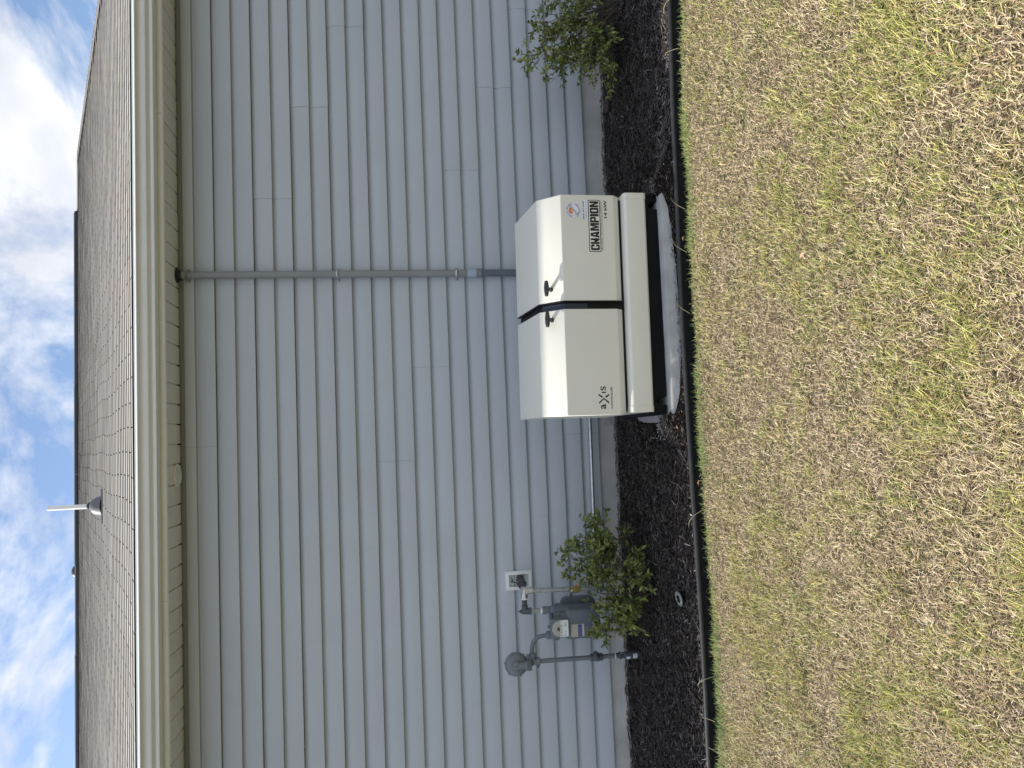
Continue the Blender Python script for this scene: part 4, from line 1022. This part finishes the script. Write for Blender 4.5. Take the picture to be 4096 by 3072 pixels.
for ch in word:
    w = wid[ch]*u_
    P_ = [(xx + p_[0]*w, cz0 + p_[1]*(cz1-cz0)) for p_ in block_letter(ch)[0]]
    lett.add([(a, YF-.0009, b) for a, b in P_], [tuple(range(len(P_)))])
    if ch in HOLES:
        hP = [(xx + p_[0]*w, cz0 + p_[1]*(cz1-cz0)) for p_ in HOLES[ch]]; holes.add([(a, YF-.0011, b) for a, b in hP], [(0, 1, 2, 3)])
    ex = .0075; outl.add([(a, YF-.0003, b) for a, b in ((xx-ex, cz0-ex), (xx+w+ex, cz0-ex), (xx+w+ex, cz1+ex), (xx-ex, cz1+ex))], [(0, 1, 2, 3)])
    ex = .0045; gapm.add([(a, YF-.0006, b) for a, b in ((xx-ex, cz0-ex), (xx+w+ex, cz0-ex), (xx+w+ex, cz1+ex), (xx-ex, cz1+ex))], [(0, 1, 2, 3)])
    
    if ch == 'C': holes.add([(a, YF-.0011, b) for a, b in ((xx+.62*w, cz0+.41*(cz1-cz0)), (xx+1.01*w, cz0+.41*(cz1-cz0)), (xx+1.01*w, cz0+.60*(cz1-cz0)), (xx+.62*w, cz0+.60*(cz1-cz0)))], [(0, 1, 2, 3)])
    xx += w + gap_*u_
# triangulate concave letters
def tri(mb):
    bm = bmesh.new(); vv = [bm.verts.new(v_) for v_ in mb.v]
    for f_ in mb.f: bm.faces.new([vv[i_] for i_ in f_])
    bmesh.ops.triangulate(bm, faces=bm.faces[:]); bm.verts.index_update()
    out = MB(); out.add([tuple(v_.co) for v_ in bm.verts], [tuple(v_.index for v_ in f_.verts) for f_ in bm.faces]); bm.free(); return out
outl2 = MB(); outl2.add([(a, YF-.0003, b) for a, b in rounded_rect(cx0-.0090, cx1+.0080, cz0-.0090, cz1+.0090, .006)], [tuple(range(24))])
gap2 = MB(); gap2.add([(a, YF-.0006, b) for a, b in rounded_rect(cx0-.0048, cx1+.0040, cz0-.0048, cz1+.0048, .004)], [tuple(range(24))])
outl2.build('name_outline', MT['ink'], lidR, fix=False); gap2.build('name_keyline', MT['decal_beige'], lidR, fix=False)
tri(lett).build('name_letters', MT['ink'], lidR, fix=False); holes.build('name_counters', MT['decal_beige'], lidR, fix=False)
mb = MB(); text_fit(mb, 'GLOBAL POWER EQUIPMENT', .984, 1.258, .2345+dz, .2405+dz, YF-.0004, offset=.012); mb.box(.978, 1.262, YF-.0004, YF-.0003, .2305+dz, .2315+dz)
mb.build('subtitle_letters', MT['ink'], lidR, fix=False)
mb = MB(); text_fit(mb, '14 kW', 1.163, 1.262, .2060+dz, .2215+dz, YF-.0004, offset=.035); mb.build('rating_letters', MT['ink'], lidR, fix=False)
# round dealer sticker
SXc, SZc, SRd = 1.205, .3925+dz, .0440
mb = MB(); disc(mb, SXc, SZc, SRd, YF-.0003, 48)
mb.add([(a, YF-.00025, b) for a, b in rounded_rect(1.151, 1.262, .3155+dz, .3425+dz, .004)], [tuple(range(24))])
mb.add([(SXc-.050, YF-.00055, SZc-.020), (SXc-.040, YF-.00055, SZc-.028), (SXc+.050, YF-.00055, SZc+.018), (SXc+.040, YF-.00055, SZc+.026)], [(0, 1, 2, 3)])
stk = mb.build('sticker', MT['st_white'], lidR, fix=False)
mb = MB(); ring(mb, SXc, SZc, SRd-.0035, SRd-.0030, YF-.0006, 48); ring(mb, SXc, SZc, .0295, .0300, YF-.0006, 48)
def wave(mb_, off, th, mi=0):
    top, bot = [], []
    for k in range(25):
        t = k/24; x_ = SXc - .047 + .094*t; z_ = SZc + .012*math.sin((t-.5)*2*PI*.9) + (t-.5)*.020 + off
        w = th*math.sin(PI*t)+.0002; top.append((x_, YF-.0009, z_+w)); bot.append((x_, YF-.0009, z_-w))
    mb_.add(top+bot, [(k, k+1, 25+k+1, 25+k) for k in range(24)], mi)
wave(mb, .0035, .0009); wave(mb, -.0030, .0012); wave(mb, -.0095, .0007); mb.build('sticker_waves', MT['st_blue'], stk, fix=False)
def half_sun(mb_, r0, r1, lo, hi, n_=16):
    vs_ = []; 
    for r in (r0, r1):
        for k in range(n_+1): a = math.radians(lo+(hi-lo)*k/n_); vs_.append((SXc-.002+r*math.cos(a), YF-.0007, SZc+.0075+r*math.sin(a)))
    mb_.add(vs_, [(k, k+1, n_+1+k+1, n_+1+k) for k in range(n_)])
mb = MB(); half_sun(mb, .0105, .0185, 15, 200); mb.build('sticker_sun_rim', MT['st_red'], stk, fix=False)
mb = MB(); half_sun(mb, .0050, .0105, 15, 200); mb.build('sticker_sun', MT['st_orange'], stk, fix=False)
mb = MB(); half_sun(mb, .0001, .0050, 0, 359); mb.build('sticker_sun_core', MT['st_yellow'], stk, fix=False)
mb = MB()
def arc_text(mb_, txt, rad, mid, span, size, flip=False):
    n_ = len(txt)
    for k, ch in enumerate(txt):
        if ch == ' ': continue
        vs_, fs_ = text_geo(ch, size, .0004, align='CENTER')
        a = math.radians(mid + (span/2 - span*k/(n_-1))*(-1 if flip else 1))
        th = a - PI/2 if not flip else a + PI/2
        rr_ = rad if not flip else rad + size*.65
        V = [(SXc + rr_*math.cos(a) + v_[0]*math.cos(th) - v_[1]*math.sin(th), YF-.0008, SZc + rr_*math.sin(a) + v_[0]*math.sin(th) + v_[1]*math.cos(th)) for v_ in vs_]
        mb_.add(V, fs_)
arc_text(mb, 'MYRTLE BEACH', .0320, 97, 130, .0088); arc_text(mb, 'GENERATORS', .0320, -78, 112, .0088, True)
mb.build('sticker_ring_lettering', MT['st_blue'], stk, fix=False); mb = MB()
text_fit(mb, '(843) 457-8187', 1.154, 1.259, .3295+dz, .3400+dz, YF-.0008, offset=.03)
mb.build('sticker_phone_number', MT['st_blue'], stk, fix=False); mb = MB()
text_fit(mb, 'www.MyrtleBeach-Generators.com', 1.155, 1.258, .3185+dz, .3245+dz, YF-.0008, offset=.01)
mb.build('sticker_web_address', MT['st_blue'], stk, fix=False)
# aXis controller mark on the left lid
mb = MB(); text_fit(mb, 'a', .120, .1465, .2500+dz, .2785+dz, YF-.0004, offset=.02)
def quad(pts): mb.add([(a, YF-.0004, b+dz) for a, b in pts], [(0, 1, 2, 3)])
quad([(.146, .288), (.157, .288), (.180, .2605), (.1725, .2605)]); quad([(.146, .232), (.157, .232), (.180, .2605), (.1725, .2605)])
quad([(.186, .2655), (.1795, .2715), (.1935, .290), (.2035, .290)]); quad([(.186, .2545), (.1795, .2480), (.1920, .2315), (.2020, .2315)])
mb.f = mb.f
quad([(.2055, .2480), (.2125, .2480), (.2125, .2740), (.2055, .2700)])
text_fit(mb, 'S', .2185, .2430, .2480+dz, .2775+dz, YF-.0004, offset=.02)
text_fit(mb, 'CONTROLLER', .121, .238, .2120+dz, .2225+dz, YF-.0004, offset=.015); disc(mb, .2425, .2225+dz, .0008, YF-.0004, 8)
mb.build('controller_letters', MT['ink'], lidL, fix=False)

# ================================================================== SOLAR LIGHT
lt = thing('solar_light', (-.915, -1.125, -.13), 'round steel solar ground light lying tilted on the mulch left of the generator', 'light')
ax = Vector((-.16, -.05, 1)).normalized(); c0 = Vector((-.915, -1.130, -.128))
MB().lathe(c0, ax, [(-.012, .036), (.006, .039), (.010, .042), (.0125, .042), (.0140, .0405), (.0140, .0225)], 36, cap=False).build('rim', MT['metal_led'], lt, smooth=True, angle=40)
MB().lathe(c0 - ax*.014, ax, [(0, .034), (.002, .038), (.018, .0405)], 32).build('base', MT['gen_base'], lt, smooth=True)
MB().lathe(c0 + ax*.0128, ax, [(0, .0228), (.0006, .0225)], 28).build('solar_cell', MT['panel_dark'], lt, smooth=True)
o1 = ax.orthogonal().normalized(); o2 = ax.cross(o1)
for k in range(8):
    a = 2*PI*k/8 + .3; q = c0 + ax*.0138 + (o1*math.cos(a) + o2*math.sin(a))*.0295
    MB().lathe(q, ax, [(0, .0038), (.0014, .0034), (.0020, .0015)], 10).build('led', MT['lens_clear'], lt, smooth=True)
# bark lump under the right shrub
mb = MB(); vs, fs = [], []
for i_ in range(6):
    for j in range(9):
        a = 2*PI*j/9; r = (.010, .024, .030, .028, .02, .006)[i_]*random.uniform(.85, 1.15)
        vs.append((2.245+r*1.7*math.cos(a), -.235+r*math.sin(a), -.150+.011*i_))
for i_ in range(5):
    for j in range(9): fs.append((i_*9+j, i_*9+(j+1) % 9, (i_+1)*9+(j+1) % 9, (i_+1)*9+j))
fs += [tuple(range(9))[::-1], tuple(range(45, 54))]; mb.add(vs, fs)
setp(mb.build('bark_chunk', MT['rock'], smooth=True), 'brown bark chunk against the foundation beside the right shrub', 'bark')

# ================================================================== SHRUBS
LEAFV = []
def leaf_geo(L, W, fold, curl):
    secs = [(0, .10), (.18, .62), (.42, 1.0), (.70, .80), (.90, .36), (1.0, .03)]
    vs_, fs_ = [], []
    for (t, w) in secs:
        zc = -curl*L*t*t
        vs_ += [(t*L, W*w/2, zc + fold*W*w/2), (t*L, 0, zc), (t*L, -W*w/2, zc + fold*W*w/2)]
    for k in range(len(secs)-1):
        a = 3*k; fs_ += [(a, a+1, a+4, a+3), (a+1, a+2, a+5, a+4)]
    return vs_, fs_
def leafcol(yel, brown_ok=False):
    u = random.random() if not brown_ok else random.random()*.98
    if u < yel: c = (.30, .31, .075)
    elif u < .70: c = (.165, .205, .055)
    elif u < .93: c = (.10, .145, .042)
    elif u < .985: c = (.16, .20, .06)
    else: c = (.24, .12, .05)
    s = random.uniform(.8, 1.25); return tuple(x_*s for x_ in c)
def make_shrub(name, label, base, lobes, nstem, seed, yel, lmin, lmax):
    random.seed(seed)
    sh = thing(name, base, label, 'shrub'); B = Vector(base)
    sm = MB(); leaves = []
    def grow(p0, d, ln, r, lvl, target):
        nseg = 4; pts = [p0]; p_ = p0.copy(); dd = d.copy()
        for k in range(nseg):
            dd = (dd + Vector((random.gauss(0, .16), random.gauss(0, .16), random.gauss(0, .12))) + (Vector((0, 0, .05)))).normalized()
            p_ = p_ + dd*ln/nseg
            if p_.z < -.105: p_.z = -.105; dd.z = abs(dd.z)*.5
            if p_.y > -.03: p_.y = -.03
            pts.append(p_.copy())
        sm.tube(pts, [r*(1-.18*k) for k in range(nseg+1)], 6 if lvl == 0 else 4, cap=False)
        return pts, dd
    def in_lobe(p_):
        return any(((p_.x-c[0])/c[3])**2 + ((p_.y-c[1])/c[4])**2 + ((p_.z-c[2])/c[5])**2 < 1 for c in lobes)
    for i_ in range(nstem):
        c = random.choices(lobes, weights=[c[6] for c in lobes])[0]
        while True:
            q = Vector((random.gauss(0, 1), random.gauss(0, 1), random.gauss(0, 1)))
            if q.length > .2: break
        q = q.normalized()*random.uniform(.55, 1.0)
        tgt = Vector((c[0]+q.x*c[3], min(c[1]+q.y*c[4], -.035), max(c[2]+q.z*c[5], -.10)))
        p0 = B + Vector((random.uniform(-.05, .05), random.uniform(-.05, .05), 0)); dv = tgt - p0; ln = dv.length
        d0 = (dv.normalized() + Vector((0, 0, .25))).normalized()
        # main stem as a gently arched path to its target
        mid = p0 + dv*.5 + Vector((random.gauss(0, .03), random.gauss(0, .03), .06+random.gauss(0, .02)))
        path = bez([p0, mid, tgt], 5); sm.tube(path, [max(.0010, .0030*(1-k/len(path))+.0008) for k in range(len(path))], 6, cap=False)
        nb = random.randint(4, 7)
        for b_ in range(nb):
            k = random.randint(4, len(path)-2) if b_ else len(path)-2; p1 = path[k]; d1 = (path[k+1]-path[k]).normalized()
            d1 = (d1*.7 + Vector((random.gauss(0, .6), random.gauss(0, .6), random.gauss(.15, .5)))).normalized()
            pts, dd = grow(p1, d1, random.uniform(.05, .13), .0013, 1, None)
            for j, w_ in enumerate(pts[1:]):
                dirn = (pts[j+1]-pts[j]).normalized(); nl = 2 if j < 3 else random.randint(4, 6)
                for _ in range(nl):
                    o_ = Vector((random.gauss(0, 1), random.gauss(0, 1), random.gauss(0, 1))).normalized()
                    ld = (dirn*.75 + o_*.75).normalized(); leaves.append((w_.copy(), ld, random.uniform(lmin, lmax)*(1 if j < 3 else .85)))
    # fine loose twigs at the base
    for i_ in range(12):
        d = Vector((random.gauss(0, 1), random.gauss(0, .7), random.uniform(-.05, .5))).normalized(); grow(B + Vector((0, 0, .03)), d, random.uniform(.10, .26), .0016, 1, None)
    so3 = sm.build('stems', MT['stem'], sh, smooth=True, fix=False)
    random.shuffle(leaves)
    variants_ = []
    for k in range(14):
        L_ = .030; vs_, fs_ = leaf_geo(L_, L_*random.uniform(.36, .48), random.uniform(.2, .8), random.uniform(-.1, .45))
        mb_ = MB(); mb_.add(vs_, fs_, tint=leafcol(yel, True)); o_ = mb_.build('leaf', MT['leaf'], sh, smooth=True, angle=80, fix=False, local=(0, 0, 0)); variants_.append(o_.data); bpy.data.objects.remove(o_)
    leaves.sort(key=lambda l_: -(l_[2]*.5 - l_[0].y*.05 + random.uniform(0, .006)))
    fol = MB()
    for k, (p_, d, s) in enumerate(leaves):
        z_ = Vector((random.gauss(0, .5), random.gauss(-.3, .5), 1)).normalized(); y_ = z_.cross(d)
        if y_.length < .05: y_ = d.orthogonal()
        y_.normalize(); z_ = d.cross(y_).normalized()
        if k < 300:
            o_ = bpy.data.objects.new('leaf', random.choice(variants_)); COL.objects.link(o_); o_.parent = sh
            m3 = Matrix((d, y_, z_)).transposed().to_4x4(); o_.matrix_local = Matrix.Translation(p_ - B) @ m3 @ Matrix.Scale(s/.030, 4)
        else:
            vs_, fs_ = leaf_geo(s, s*random.uniform(.36, .48), random.uniform(.2, .8), random.uniform(-.1, .45))
            fol.add([p_ + d*v_[0] + y_*v_[1] + z_*v_[2] for v_ in vs_], fs_, tint=leafcol(yel))
    fo = fol.build('foliage', MT['leaf'], sh, smooth=True, angle=80, fix=False); fo['kind'] = 'stuff'
    return len(leaves)
nl1 = make_shrub('shrub', 'loose olive green shrub in front of the gas meter, left of the generator', (-.95, -.58, -.13),
    [(-.92, -.55, .12, .35, .24, .23, 3), (-.74, -.50, .28, .15, .16, .15, 1.6), (-.62, -.52, .20, .15, .14, .13, 1.1), (-1.18, -.55, .10, .17, .17, .17, 1.4), (-.85, -.68, -.03, .38, .16, .08, 1.5)], 42, 21, .18, .028, .050)
nl2 = make_shrub('shrub', 'yellow green shrub cut by the picture edge, right of the generator', (2.72, -.60, -.14),
    [(2.62, -.52, .16, .38, .24, .30, 3), (2.47, -.50, .36, .17, .16, .18, 1.6), (2.29, -.52, .18, .18, .16, .18, 1.5), (2.34, -.66, .0, .24, .18, .12, 1.6), (2.95, -.55, .15, .28, .22, .28, 1.4)], 54, 33, .34, .026, .046)
print('leaves', nl1, nl2)
